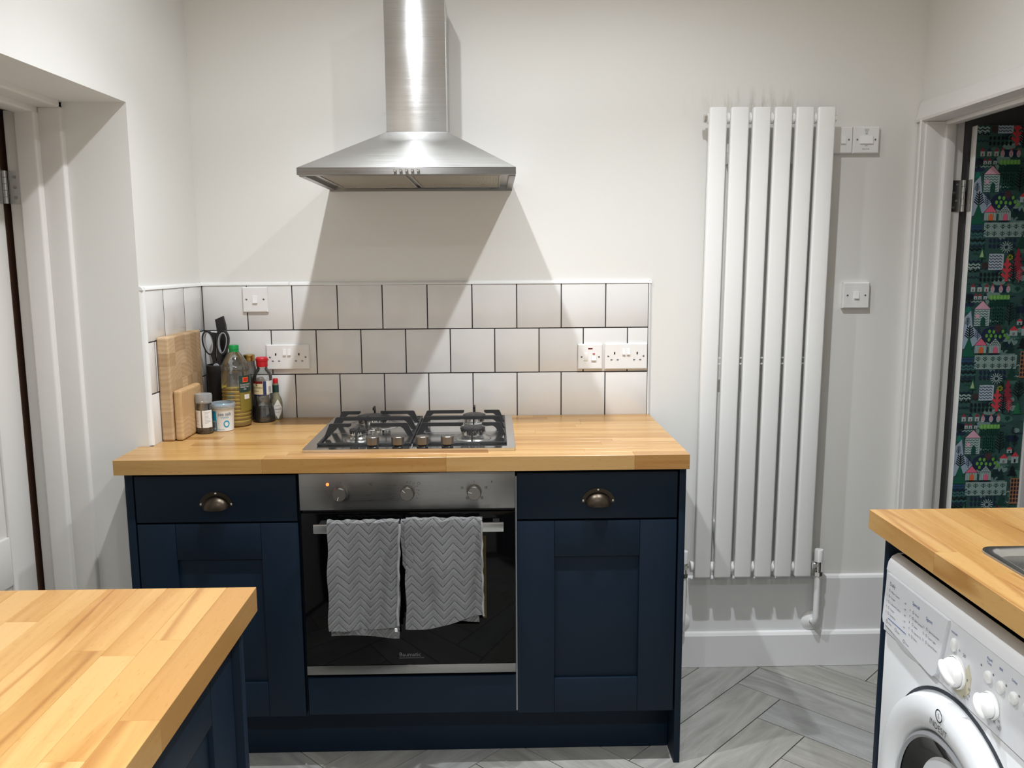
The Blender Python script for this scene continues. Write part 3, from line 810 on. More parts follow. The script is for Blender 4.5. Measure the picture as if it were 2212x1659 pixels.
shaker(cl, -.984, -.544, ZB, .736, FYD)
cr = thing('base_cabinet', 'navy base cabinet right of the oven with drawer and shaker door', 'cabinet', (.28, -.3, 0), 'navy base cabinets')
box('carcass', .0625, .510, -.585, -.034, .152, ZTOP, 'navy', cr)
dr = box('drawer_front', .0615, .507, FYD, FYD+.020, .738, .870, 'navy', cr, .0016)
cup_handle(dr, .286, .7845, FYD)
shaker(cr, .0615, .507, ZB-.002, .732, FYD)
tag(box('end_panel', .512, .530, FYD-.001, -.034, 0, ZTOP+.002, 'navy', None, .001), 'navy end panel down to the floor beside the radiator', 'panel')
tag(box('filler_panel', -.535, .056, FYD, FYD+.020, .168, .279, 'navy', None, .0016), 'navy filler panel below the oven', 'panel')
tag(box('plinth', -.986, .511, -.520, -.502, .001, .150, 'navy', None, .001), 'navy plinth board along the floor under the cabinets', 'plinth')
tag(box('edge_strip', .0565, .0608, -.600, -.56, .168, .86, 'grey_rubber', None), 'thin pale edging strip between oven and right cabinet', 'strip')

# foreground unit at lower left (doors face the aisle)
cf = thing('base_cabinet', 'navy cabinet run under the foreground worktop', 'cabinet', (-.7, -2.5, 0))
box('carcass', -1.0, -.445, -3.4, -1.592, .15, ZC-TH-.001, 'navy', cf)
box('end_panel', -1.0, -.412, -1.590, -1.570, 0, ZC-TH-.001, 'navy', cf, .001)
box('plinth', -.52, -.50, -3.4, -1.592, .001, .15, 'navy', cf)
def shaker_x(parent, y0, y1, z0, z1, xf, s=1, sw=.10):
    d = box('door', xf-.020*s, xf-.008*s, y0+sw-.006, y1-sw+.006, z0+sw-.006, z1-sw+.006, 'navy', parent)
    for a, c in ((y0, y0+sw), (y1-sw, y1)): box('stile', xf-.021*s, xf, a, c, z0, z1, 'navy', d, .0014)
    for a, c in ((z0, z0+sw), (z1-sw, z1)): box('rail', xf-.021*s, xf-.0006*s, y0+sw+.0006, y1-sw-.0006, a, c, 'navy', d, .0014)
for k in range(3): shaker_x(cf, -2.092-k*.5, -1.600-k*.5, .165, .868, -.423)
# right-hand run
tag(box('end_panel', .828, XRW-.001, -1.188, -1.168, 0, ZC-TH-.001, 'navy', None, .001), 'navy end panel beside the washing machine', 'panel')
cs = thing('sink_cabinet', 'navy sink cabinet beyond the washing machine', 'cabinet', (1.1, -2.6, 0))
box('carcass', .86, XRW-.002, -3.4, -2.05, .15, .70, 'navy', cs); box('carcass', .86, XRW-.002, -3.4, -2.42, .70, ZC-TH-.001, 'navy', cs)
for k in range(2): shaker_x(cs, -2.52-k*.47, -2.052-k*.47, .165, .868, .838, -1)

# ================================================================== OVEN
ov = thing('oven', 'built-in single oven with steel control panel and black glass door', 'oven', (-.24, -.3, .29))
OX0, OX1, OYF = -.5355, .0555, -.612
box('body', -.53, .05, -.585, -.10, .285, .868, 'black_plastic', ov)
cp = box('control_panel', OX0, OX1, OYF-.002, -.587, .773, .8765, 'steel_dark', ov, .0012)
b = B(); text(b, '°C', .0095, (-.350+.004, OYF-.0024, .842), XR, ZU); text(b, 'F', .0095, (-.010, OYF-.0024, .845), XR, ZU)
b.lathe([(.0033, 0), (.0040, 0)], (-.208, OYF-.0025, .846), 20, 'y'); text(b, "'", .006, (-.2088, OYF-.0024, .8445), XR, ZU)
for i in range(13):
    a = math.radians(215-i*20); r = .0265
    b.box(-.2395+r*math.cos(a)-.0007, -.2395+r*math.cos(a)+.0007, OYF-.0025, OYF-.0022, .8215+r*math.sin(a)-.0007, .8215+r*math.sin(a)+.0007)
for i in range(0, 6):
    a = math.radians(75-i*22); text(b, str(10+10*i) if i < 6 else '', .0042, (-.2395+.031*math.cos(a)-.002, OYF-.0024, .8215+.031*math.sin(a)-.001), XR, ZU)
for xx in (-.4225, -.2395, -.0565): b.box(xx-.001, xx+.001, OYF-.0025, OYF-.0022, .8495, .8515)
for dx, dz in ((-.033, .011), (.033, .011), (-.020, -.018), (.021, -.018)):
    for (ax, az, bx, bz) in ((-.0035, -.0035, .0035, -.0029), (-.0035, .0029, .0035, .0035), (-.0035, -.0035, -.0029, .0035), (.0029, -.0035, .0035, .0035), (-.0012, -.0012, .0012, .0012)):
        b.box(-.0565+dx+ax, -.0565+dx+bx, OYF-.0025, OYF-.0022, .8215+dz+az, .8215+dz+bz)
b.build('panel_markings', M['ink'], cp)
for x, an in ((-.4225, 250), (-.2395, 135), (-.0565, 165)):
    z = .8215
    b = B(); b.lathe([(.0205, 0), (.0205, -.004), (.0190, -.0055), (.0190, -.021), (.0175, -.0235), (0.0005, -.0235)], (x, OYF-.002, z), 40, 'y'); k = b.build('knob', M['alu_knob'], ov, True)
    a = math.radians(an); b = B()
    d = Vector((math.cos(a), 0, math.sin(a))); p = Vector((x, OYF-.0257, z)); s = Vector((-math.sin(a), 0, math.cos(a)))*.0005
    b.bm.faces.new([b.bm.verts.new(q) for q in (p+d*.006+s, p+d*.0165+s, p+d*.0165-s, p+d*.006-s)]); b.build('pointer', M['rocker'], k)
b = B(); b.lathe([(.0042, 0), (.0042, -.0015), (.003, -.003), (.0003, -.0034)], (-.4575, OYF-.002, .846), 20, 'y'); b.build('indicator_lamp', M['emit'], ov, True)
box('vent_gap', OX0+.004, OX1-.002, -.600, -.588, .760, .7725, 'black_plastic', ov)
dg = box('door_glass', OX0+.001, OX1, OYF, -.590, .3185, .7645, 'glassblack', ov, .0015)
dg['label'] = 'black mirror glass'
b = B(); text(b, 'Baumatic', .0168, (-.2745, OYF-.0003, .3435), XR, ZU); b.box(-.2745, -.2035, OYF-.0004, OYF-.0001, .3395, .3402); b.box(-.2745, -.2035, OYF-.0004, OYF-.0001, .3372, .3376)
b.build('brand_lettering', M['lightink'], dg)
b = B(); b.box(-.060+.022, -.060+.034, OYF-.0004, OYF-.0001, .455, .695); b.build('inner_rail', plain('brass_rail', (.09, .065, .03), .4, .8), dg)
box('bottom_strip', OX0+.001, OX1, OYF-.001, -.590, .2915, .3180, 'steel_dark', ov, .001)
hb = B(); HZ0, HZ1 = .7215, .7475
hb.box(-.491, .0235, -.664, -.654, HZ0, HZ1, .002, 2)
hd = hb.build('handle', M['steel_plain'], ov, True)
for x in (-.47, .003): box('bracket', x-.009, x+.009, -.655, OYF, HZ0+.004, HZ1-.004, 'steel_plain', hd)

# ================================================================== TOWELS
def towel_sheet(xa, xb, yb_bot, zf, top, yo, seed, shear=0, nx=44, amp=.003, yfront=-.675, uvoff=0, back=True, taper=0.0):
    """sheet draped over the oven handle. zf(u): lower edge of the front fall; yb_bot: lower edge of the back fall"""
    rg = random.Random(seed); ph = [rg.uniform(0, 6) for _ in range(6)]
    vs, uvs, idx = [], [], {}
    path_n = 44; bx0, bx1 = -.664-.003-yo, -.654+.003+yo
    bm = bmesh.new(); uvl = bm.loops.layers.uv.new('UVMap'); grid = []; U = []
    for i in range(nx+1):
        u = i/nx; col = []; uc = []
        zfr = zf(u); lf = top-zfr; lb = top-yb_bot if back else .004
        arc = PI/2*(bx1-bx0); tot = lf+arc+lb
        for j in range(path_n+1):
            s = tot*j/path_n
            if s < lb: y, z = bx1, yb_bot+s if back else top-.004+s
            elif s < lb+arc:
                a = PI*(s-lb)/arc; y = (bx0+bx1)/2+(bx1-bx0)/2*math.cos(a); z = top+(bx1-bx0)/2*math.sin(a)*.75
            else: y, z = bx0, top-(s-lb-arc)
            d = max(0, s-lb-arc)
            x = xa+(xb-xa)*u+shear*d+taper*d*(u-.5)
            x += .0012*math.sin(s*47+ph[0])*(1 if 0 < i < nx else 1.6)
            if d > 0:
                q = min(1, d/.12)
                y += -q*amp*(1+math.sin(u*5.2+ph[1]+d*4)*.9+.45*math.sin(u*11+ph[2]-d*9)+.25*math.sin(u*19+ph[5]+d*23))
                y = min(y, -.618)
            if s >= lb and d == 0: z += .0012*math.sin(u*23+ph[3])+.0008*math.sin(u*51+ph[4])
            col.append(bm.verts.new((x, y, z))); uc.append((u*(xb-xa)+uvoff, s))
        grid.append(col); U.append(uc)
    for i in range(nx):
        for j in range(path_n):
            f = bm.faces.new((grid[i][j], grid[i+1][j], grid[i+1][j+1], grid[i][j+1]))
            for l, (a, c) in zip(f.loops, ((i, j), (i+1, j), (i+1, j+1), (i, j+1))): l[uvl].uv = U[a][c]
    bmesh.ops.solidify(bm, geom=bm.faces[:], thickness=-.0035)
    b = B(); b.bm.free(); b.bm = bm
    return b, grid
def hemline(parent, xa, xb, zf, yv, h=.010):
    b = B(); n = 30
    for i in range(n):
        u0, u1 = i/n, (i+1)/n
        w_ = .0009*math.sin(i*2.1)
        b.box(xa+(xb-xa)*u0, xa+(xb-xa)*u1+.0004, yv-.0022-w_, yv+.002, zf((u0+u1)/2)-.0005, zf((u0+u1)/2)+h, 0)
    bmesh.ops.remove_doubles(b.bm, verts=b.bm.verts, dist=.0006)
    b.build('hem', M['hem'], parent, True)
tz = .7555
tl = thing('tea_towel', 'grey chevron terry towel on the left half of the oven handle', 'towel', (-.355, -.66, .44), 'grey towels on the oven handle')
b, _ = towel_sheet(-.451, -.258, .455, lambda u: .452+.010*u-.006*math.sin(u*3), tz-.004, .0035, 4, -.012, amp=.0062); b.build('front_fold', M['towel'], tl, True)
b, _ = towel_sheet(-.449, -.262, .435, lambda u: .432+.004*math.sin(u*4)-.006*u, tz-.0075, .0002, 9, -.014, amp=.0016, uvoff=.3); b.build('inner_fold', M['towel'], tl, True)
b = B()   # rolled selvedge down the right side
pts = [(-.2565+.0012*math.sin(i*.9)-.0105*i/30-.0005*i/30, -.6815-.002*math.sin(i*.5)-.0055*min(1, i/8), .752-i*.0094) for i in range(31)]
b.tube(pts, [.0036+.0005*math.sin(i*1.7) for i in range(31)], 10); b.build('side_hem', M['hem'], tl, True)
tr_ = thing('tea_towel', 'grey chevron terry towel on the right half of the oven handle', 'towel', (-.14, -.66, .44), 'grey towels on the oven handle')
tz2 = .7620
b, _ = towel_sheet(-.243, -.036, .47, lambda u: .452+.038*u**1.6-.004*math.sin(u*6.2), tz2-.008, .0038, 14, .002, amp=.0062, uvoff=.011, taper=.02); b.build('front_fold', M['towel'], tr_, True)
b, _ = towel_sheet(-.236, -.046, .455, lambda u: .470+.004*math.sin(u*4), tz2-.0125, .0002, 17, .003, amp=.0014, uvoff=.4); b.build('inner_fold', M['towel'], tr_, True)
b, _ = towel_sheet(-.2545, -.226, .60, lambda u: .585+.05*(1-u), tz2-.0105, .0016, 21, .012, nx=8, amp=.0012, uvoff=.7); b.build('tucked_fold', M['towel'], tr_, True)
b = B(); pts = [(-.0365+.001*math.sin(i*1.1)+.002*i/30, -.6790-.0045*min(1, i/8)-.0022*math.sin(i*.7), .756-i*.0088) for i in range(31)]
b.tube(pts, [.0028+.0005*math.sin(i*1.9) for i in range(31)], 8); b.build('side_hem', M['hem'], tr_, True)
b = B(); b.box(-.275, -.268, -.6912, -.6880, .452, .462); b.build('care_label', M['paperlabel'], tl)

# ================================================================== HOB
hob = thing('gas_hob', 'four burner stainless steel gas hob with cast iron pan supports', 'hob', (-.24, -.31, ZC))
HX0, HX1, HY0, HY1 = -.5365, .0595, -.561, -.055
ZH = ZC+.0085
b = B(); n = 6; r = .012
def rrect(x0, x1, y0, y1, r, n=6):
    return [(cx+r*math.cos(a), cy+r*math.sin(a)) for cx, cy, a0 in ((x1-r, y1-r, 0), (x0+r, y1-r, PI/2), (x0+r, y0+r, PI), (x1-r, y0+r, 3*PI/2)) for a in [a0+PI/2*i/n for i in range(n+1)]]
b.prism(rrect(HX0, HX1, HY0, HY1, .010), ZC+.0006, ZH, 'z'); b.bevel_all(.0035, 3, .9); tray = b.build('tray', M['steel_hob'], hob, True)
b = B(); text(b, 'Baumatic', .012, (-.5005, -.5415, ZH+.0003), XR, YP)
for i, x in enumerate((-.341, -.271, -.202, -.132)):
    for q in range(6): b.box(x+.022+q*.0045, x+.0242+q*.0045, -.5475, -.545, ZH+.0001, ZH+.0003)
    b.box(x-.030, x-.027, -.541, -.538, ZH+.0001, ZH+.0003)
b.build('tray_markings', M['ink'], tray)
# pressed seams in the tray
for y in (-.50, -.335, -.175):
    b = B(); b.box(-.505, .03, y-.0009, y+.0009, ZH-.0005, ZH+.0005); b.build('pressing_line', M['steel_dark'], tray)
def burner(x, y, r, cap):
    bb = B(); bb.lathe([(r*1.75, 0), (r*1.7, .0025), (r*1.25, .0045), (r*1.12, .009), (r*.95, .010), (.0005, .010)], (x, y, ZH), 40)
    base = bb.build('burner', M['steel_plain'], hob, True)
    bb = B(); bb.lathe([(r*.92, .0085), (r*.98, .010), (r*.98, .0225), (r*.93, .0245), (.0005, .0245)], (x, y, ZH), 40); bb.build('flame_ring', M['chrome'], base, True)
    bb = B()
    n = 22
    for i in range(n):
        a = 2*PI*i/n; c_, s_ = math.cos(a), math.sin(a)
        mt = Matrix.Translation((x+c_*r*.985, y+s_*r*.985, ZH+.0225)) @ Matrix.Rotation(a, 4, 'Z')
        bb.box(-.0012, .0012, -.0013, .0013, -.004, .003, mat=mt)
    bb.build('flame_slots', M['black_iron'], base)
    bb = B(); bb.lathe([(.0005, .0232), (r*1.02, .0235), (r*1.08, .0255), (r*1.06, .0290), (r*.85, .0315), (.0005, .0325)], (x, y, ZH), 40); bb.build('burner_cap', M['black_iron'], base, True)
for x, y, r in ((-.402, -.420, .0225), (-.064, -.405, .0345), (-.064, -.190, .034), (-.385, -.205, .0500)): burner(x, y, r, r)
def support(x0, x1, bx, by2):
    """pan support frame x0..x1 with fingers toward burners at x bx"""
    b = B(); zt, zb, t = ZC+.0525, ZH+.001, .0048
    b.box(x0, x1, -.507, -.499, zb, zb+.0055, .0010, 1); b.box(x0, x1, -.091, -.083, zb, zb+.0055, .0010, 1)
    b.box(x0, x0+.007, -.505, -.085, zb, zb+.0052, .0010, 1); b.box(x1-.007, x1, -.505, -.085, zb, zb+.0052, .0010, 1)
    fr = b.build('pan_support', M['black_iron'], hob, True)
    def bar(pts):
        bb = B()
        bb.prism(pts, 0, 1, 'y'); return bb
    def finger_x(y, xs, xe, slope=.016):
        bb = B(); sg = 1 if xe > xs else -1
        poly = [(xs, zb+.004), (xs+sg*slope, zt-.002), (xs+sg*(slope+.004), zt), (xe, zt), (xe, zt-.0065), (xe-sg*.006, zt-.0105), (xs+sg*(slope+.022), zt-.0105), (xs+sg*(slope+.014), zt-.016), (xs+sg*.016, zb+.004)]
        bb.prism(poly, y-t/2, y+t/2, 'y'); bb.build('finger', M['black_iron'], fr)
    def finger_y(x, ys, ye):
        bb = B(); sg = 1 if ye > ys else -1
        poly = [(ys, zb+.004), (ys+sg*.008, zt-.002), (ys+sg*.012, zt), (ye, zt), (ye, zt-.0075), (ye-sg*.006, zt-.0105), (ys+sg*.024, zt-.0105), (ys+sg*.014, zb+.004)]
        bb.prism(poly, x-t/2, x+t/2, 'x'); bb.build('finger', M['black_iron'], fr)
    for y, gl, gr in ((-.405, bx-.028, bx+.028), (-.195, bx-.032, bx+.032)):
        finger_x(y, x0+.002, gl); finger_x(y, x1-.002, gr)
    for xs, sg in ((x0+.002, 1), (x1-.002, -1)): finger_x(-.302, xs, (x0+x1)/2+sg*.0)
    finger_y(bx, -.503, -.437); finger_y(bx, -.087, -.135); finger_y(bx, -.302, -.262); 
support(-.505, -.2375, -.395, 0); support(-.2335, .036, -.064, 0)
for x in (-.341, -.271, -.202, -.132):
    b = B(); b.lathe([(.0005, 0), (.0165, 0), (.0165, .003), (.0125, .008), (.0125, .0115)], (x, -.541, ZH), 32); kb = b.build('knob', M['black_plastic'], hob, True)
    b = B(); b.lathe([(.0125, .0105), (.0178, .0105), (.0182, .0125), (.0182, .0315), (.0168, .0330), (.0005, .0330)], (x, -.541, ZH), 36); b.build('knob_cap', M['alu_knob'], kb, True)

# ================================================================== COOKER HOOD
hood = thing('cooker_hood', 'stainless steel pyramid chimney hood above the hob', 'cooker hood', (-.23, -.25, 1.68))
CX0, CX1, CY, CZ = -.323, -.137, -.175, 1.8425
LX0, LX1, LYF, LZ0, LZ1 = -.532, .066, -.500, 1.6840, 1.7030
b = B(); b.box(CX0, CX1, CY, -.001, CZ-.004, 2.232, .0015, 2); b.build('chimney', M['steel'], hood, True)
b = B(); b.box(CX0-.001, CX1+.001, CY-.001, -.001, CZ-.0008, CZ+.002); b.build('chimney_seam', M['steel_dark'], hood)
b = B()
A = [(LX0, LYF), (LX1, LYF), (LX1, -.001), (LX0, -.001)]; T_ = [(CX0-.002, CY-.002), (CX1+.002, CY-.002), (CX1+.002, -.001), (CX0-.002, -.001)]
lo = [b.bm.verts.new((x, y, LZ1)) for x, y in A]; hi = [b.bm.verts.new((x, y, CZ)) for x, y in T_]
for i in range(4): b.bm.faces.new((lo[i], lo[(i+1) % 4], hi[(i+1) % 4], hi[i]))
b.bm.faces.new(hi); b.bm.faces.new(lo)
b.build('canopy', steel('brushed_steel_canopy', (.60, .60, .59), .46, (6, 160, 160), .2, .5), hood)
b = B()
w_ = .030
b.box(LX0, LX1, LYF, LYF+w_, LZ0, LZ1, .0008, 1); b.box(LX0, LX1, -.020, -.001, LZ0-.006, LZ1)
b.box(LX0, LX0+.018, LYF+w_, -.020, LZ0-.002, LZ1); b.box(LX1-.018, LX1, LYF+w_, -.020, LZ0-.002, LZ1)
rim = b.build('rim', M['steel_dark'], hood)
box('underside', LX0+.018, LX1-.018, LYF+w_, -.020, LZ0+.008, LZ1-.001, 'steel_plain', hood)
for xa, xb in ((LX0+.050, -.245), (-.225, LX1-.045)):
    f = box('grease_filter', xa, xb, LYF+.055, -.05, LZ0+.004, LZ0+.0082, 'filter', hood, .001)
    xm = (xa+xb)/2; box('filter_latch', xm-.022, xm+.022, LYF+.062, LYF+.074, LZ0+.0025, LZ0+.0045, 'steel_dark', f)
    for (p, q, r, s) in ((xa-.004, xb+.004, LYF+.050, LYF+.055), (xa-.004, xb+.004, -.05, -.045), (xa-.004, xa, LYF+.055, -.05), (xb, xb+.004, LYF+.055, -.05)):
        box('filter_frame', p, q, r, s, LZ0+.0015, LZ0+.008, 'steel_plain', f)
box('light_diffuser', -.35, -.10, -.040, -.024, LZ0+.001, LZ0+.008, 'slate', hood)
for i in range(5):
    x = -.264+i*.0158
    b = B(); b.lathe([(.0042, 0), (.0042, -.004), (.0034, -.0055), (.0003, -.006)], (x, LYF, (LZ0+LZ1)/2+.001), 18, 'y'); b.build('push_button', M['chrome'], hood, True)

# ================================================================== RADIATOR
rad = thing('radiator', 'tall white vertical flat panel radiator on the back wall', 'radiator', (.90, -.05, .355))
RT = .0078                                   # hangs very slightly out of plumb
def rx(x, z): return x+(z-1.93)*RT
fins = [(.6995, .7565), (.7685, .8275), (.8400, .8975), (.9100, .9675), (.9800, 1.0380), (1.0500, 1.1075)]
Z0R, Z1R, YR0, YR1 = .356, 1.932, -.086, -.062
shear = Matrix(((1, 0, RT, -1.93*RT), (0, 1, 0, 0), (0, 0, 1, 0), (0, 0, 0, 1)))
for a, c in fins:
    b = B(); b.box(a, c, YR0, YR1, Z0R, Z1R, .006, 3, mat=shear); b.build('fin', M['rad'], rad, True)
for zz in (1.900, .388):
    b = B(); b.cyl((rx(.698, zz), -.055, zz), (rx(1.109, zz), -.055, zz), .0165, seg=20); hdr = b.build('header_tube', M['rad'], rad, True)
    for i in range(5):
        xm = (fins[i][1]+fins[i+1][0])/2
        b = B(); b.cyl((rx(xm-.005, zz), -.060, zz), (rx(xm+.005, zz), -.060, zz), .0185, seg=20); b.build('spacer', M['rad'], hdr, True)
for zz in (1.12, 1.10):
    box('back_rail', rx(.72, zz), rx(1.09, zz), -.060, -.050, zz-.002, zz+.002, 'rad', rad)
for zz in (1.78, .52):
    for xx in (.797, 1.009): box('wall_bracket', rx(xx-.02, zz), rx(xx+.02, zz), -.060, -.0005, zz-.02, zz+.02, 'rad', rad, .002)
for x0, x1 in ((.688, .6985), (1.1085, 1.119)):
    b = B(); b.cyl((rx(x0, 1.9), -.055, 1.900), (rx(x1, 1.9), -.055, 1.900), .0125, seg=6); b.build('end_plug', M['chrome'], rad, True)
for x0, x1 in ((.6825, .6985), (1.1085, 1.114)):
    b = B(); b.cyl((rx(x0+.008, .39), -.055, .388), (rx(x1, .39), -.055, .388), .019, seg=24); b.build('collar', M['rad'], rad, True)
def valve(xv, side, lab):
    b = B(); xb = rx(.684 if side < 0 else 1.114, .388)
    b.cyl((xb, -.055, .388), (xv, -.055, .388), .0105, seg=20); b.cyl((xb+side*.004, -.055, .388), (xb+side*.013, -.055, .388), .0155, seg=6)
    b.cyl((xv, -.055, .362), (xv, -.055, .402), .0115, seg=20); b.cyl((xv, -.055, .350), (xv, -.055, .364), .0150, seg=6)
    v = b.build('valve', M['chrome'], rad, True)
    b = B(); b.lathe([(.0115, .400), (.0150, .402), (.0155, .440), (.0140, .4445), (.0005, .4450)], (xv, -.055, 0), 32); b.build('valve_cap', M['rad'], v, True)
    b = B(); b.tube([(xv, -.055, .352), (xv, -.055, .20), (xv, -.054, .185), (xv-.0, -.048, .176), (xv-.0, -.036, .170), (xv-.0, -.012, .168)], .0108, 16); b.build('pipe', M['rad'], v, True)
    b = B(); b.lathe([(.0115, -.012), (.020, -.0095), (.034, -.004), (.0365, 0)], (xv, -.0145, .168), 40, 'y'); b.build('pipe_flange', M['rad'], v, True)
valve(1.130, 1, ''); valve(.6565, -1, '')

# ================================================================== WALL PLATES
def plate(name, label, cat, x0, x1, z0, z1, yb, group=None, th=.009):
    t = thing(name, label, cat, ((x0+x1)/2, yb, z0), group)
    b = B(); A = [(x0, z0), (x1, z0), (x1, z1), (x0, z1)]; i_ = .003
    Bq = [(x0+i_, z0+i_), (x1-i_, z0+i_), (x1-i_, z1-i_), (x0+i_, z1-i_)]
    l0 = [b.bm.verts.new((x, yb, z)) for x, z in A]; l1 = [b.bm.verts.new((x, yb-th+.003, z)) for x, z in A]; l2 = [b.bm.verts.new((x, yb-th, z)) for x, z in Bq]
    for p, q in ((l0, l1), (l1, l2)):
        for k in range(4): b.bm.faces.new((p[k], p[(k+1) % 4], q[(k+1) % 4], q[k]))
    b.bm.faces.new(l0); b.bm.faces.new(l2); b.bevel_all(.0012, 2, .3); b.build('face_plate', M['plastic'], t, True)
    t['yf'] = yb-th; return t, yb-th
def screws(t, yf, xs, z):
    for x in xs:
        b = B(); b.sphere((x, yf+.0002, z), .0035, 1, .45, 1, 12, 8); s = b.build('screw', M['screw'], t, True)
        b = B(); b.box(x-.0028, x+.0028, yf-.0018, yf-.0012, z-.0004, z+.0004, mat=Matrix.Translation((x, 0, z)) @ Matrix.Rotation(.6, 4, 'Y') @ Matrix.Translation((-x, 0, -z))); b.build('slot', M['dark'], s)
def rocker(t, yf, x0, x1, z0, z1, tilt=1, mt='rocker'):
    b = B(); y1, y2 = (yf-.0022, yf-.0052) if tilt > 0 else (yf-.0052, yf-.0022)
    p = [(yf+.001, z0), (y2, z0+.0006), (yf-.003, (z0+z1)/2), (y1, z1-.0006), (yf+.001, z1)]
    b.prism(p, x0, x1, 'x'); b.bevel_all(.0005, 1, .5); b.build('rocker', M[mt], t, True)
def pins(t, yf, xc, zt):
    for (a, c, d, e) in ((-.0022, .0022, -.004, .004), (-.0140, -.0072, -.0245, -.0205), (.0072, .0140, -.0245, -.0205)):
        box('pin_hole', xc+a, xc+c, yf-.0006, yf+.001, zt+d, zt+e, 'dark' if a == -.0022 else 'greyink', t)
YT = -.0087
t, yf = plate('light_switch', 'single white switch plate on the tiles above the knives', 'switch', -.8365, -.7525, 1.2825, 1.3675, YT); screws(t, yf, (-.823, -.766), 1.326); rocker(t, yf, -.802, -.787, 1.313, 1.338)
t, yf = plate('double_socket', 'white double socket on the tiles behind the soy sauce', 'socket', -.767, -.6215, 1.089, 1.1735, YT, 'double sockets'); screws(t, yf, (-.754, -.6345), 1.131)
for xc in (-.7345, -.6565): pins(t, yf, xc, 1.1405)
rocker(t, yf, -.7095, -.6995, 1.137, 1.158); rocker(t, yf, -.6935, -.6835, 1.137, 1.158)
t, yf = plate('fused_switch', 'white fused spur plate with a red neon beside the right socket', 'switch', .2865, .3705, 1.081, 1.167, YT); screws(t, yf, (.2995, .3585), 1.1235)
rocker(t, yf, .3325, .3485, 1.111, 1.136); box('fuse_carrier', .3075, .3205, yf-.0016, yf+.001, 1.110, 1.137, 'plastic', t, .0006); box('neon', .3215, .3365, yf-.001, yf+.001, 1.1495, 1.1535, 'darkred', t)
b = B(); b.box(.3365, .3445, yf-.0056, yf-.0030, 1.1335, 1.1360); b.build('red_mark', M['red'], t)
t, yf = plate('double_socket', 'white double socket at the right end of the tiles', 'socket', .3785, .5235, 1.080, 1.168, YT, 'double sockets'); screws(t, yf, (.3905, .5105), 1.125)
for xc in (.412, .489): pins(t, yf, xc, 1.135)
rocker(t, yf, .4385, .4485, 1.130, 1.151); rocker(t, yf, .4540, .4640, 1.130, 1.151)
t, yf = plate('fan_isolator', 'white fan isolator switch marked with a fan right of the radiator', 'switch', 1.195, 1.2825, 1.7935, 1.8795, -.0002, None, .016); screws(t, yf, (1.2085, 1.2685), 1.8375); rocker(t, yf, 1.217, 1.2595, 1.824, 1.851)
b = B()
for a in (90, 210, 330):
    c, s = math.cos(math.radians(a+180)), math.sin(math.radians(a+180)); b.lathe([(.0026, 0), (.0034, 0)], (1.2388+.0045*c, yf-.0004, 1.8668+.0045*s), 16, 'y')
text(b, 'OFF', .0055, (1.2335, yf-.0004, 1.854), XR, ZU); text(b, 'ON', .0055, (1.2345, yf-.0004, 1.816), XR, ZU); text(b, 'ISOLATOR', .0050, (1.2265, yf-.0004, 1.8055), XR, ZU)
b.build('markings', M['ink'], t)
t, yf = plate('light_switch', 'white switch plate half hidden behind the radiator top', 'switch', 1.106, 1.1935, 1.7935, 1.8795, -.0002, None, .016); screws(t, yf, (1.120, 1.1805), 1.8375); rocker(t, yf, 1.154, 1.170, 1.824, 1.851)
t, yf = plate('light_switch', 'single white light switch on the plain wall right of the radiator', 'switch', 1.187, 1.2775, 1.2815, 1.3690, -.0002, None, .016); screws(t, yf, (1.202, 1.2625), 1.3255); rocker(t, yf, 1.2245, 1.2400, 1.314, 1.338)

# ================================================================== CHOPPING BOARDS (leaning on the left tiles)
def board(name, label, x0, x1, y0, y1, z0, z1, ny, nz, mt, seed, r=.006, lab=None):
    t = thing(name, label, 'chopping board', ((x0+x1)/2, (y0+y1)/2, z0))
    rg = random.Random(seed)
    def cuts(a, c, n): 
        w_ = (c-a)/n; return [a]+[a+w_*i+rg.uniform(-.12, .12)*w_ for i in range(1, n)]+[c]
    src = B(); src.box(x0, x1, y0, y1, z0, z1, r, 3)
    zs = cuts(z0, z1, nz)
    for za, zb in zip(zs, zs[1:]):
        ysr = cuts(y0, y1, ny)
        for ya, yb in zip(ysr, ysr[1:]):
            bm = src.bm.copy()
            for co, no in (((0, ya, 0), (0, -1, 0)), ((0, yb, 0), (0, 1, 0)), ((0, 0, za), (0, 0, -1)), ((0, 0, zb), (0, 0, 1))):
                g = bm.verts[:]+bm.edges[:]+bm.faces[:]
                q = bmesh.ops.bisect_plane(bm, geom=g, plane_co=co, plane_no=no, clear_outer=True)
                ed = [e for e in q['geom_cut'] if isinstance(e, bmesh.types.BMEdge)]
                if ed: bmesh.ops.holes_fill(bm, edges=ed, sides=0)
            if not bm.faces: bm.free(); continue
            b = B(); b.bm.free(); b.bm = bm; b.build('block', M[mt], t)
    src.bm.free(); return t
board('chopping_board', 'large end grain chopping board standing against the left wall tiles', -.9865, -.9515, -.387, -.105, ZC+.0005, 1.233, 6, 7, 'endgrain', 3, .006)
board('chopping_board', 'small wooden chopping board leaning in front of the large one', -.9505, -.9255, -.380, -.205, ZC+.0005, 1.074, 3, 2, 'endgrain2', 8, .008)

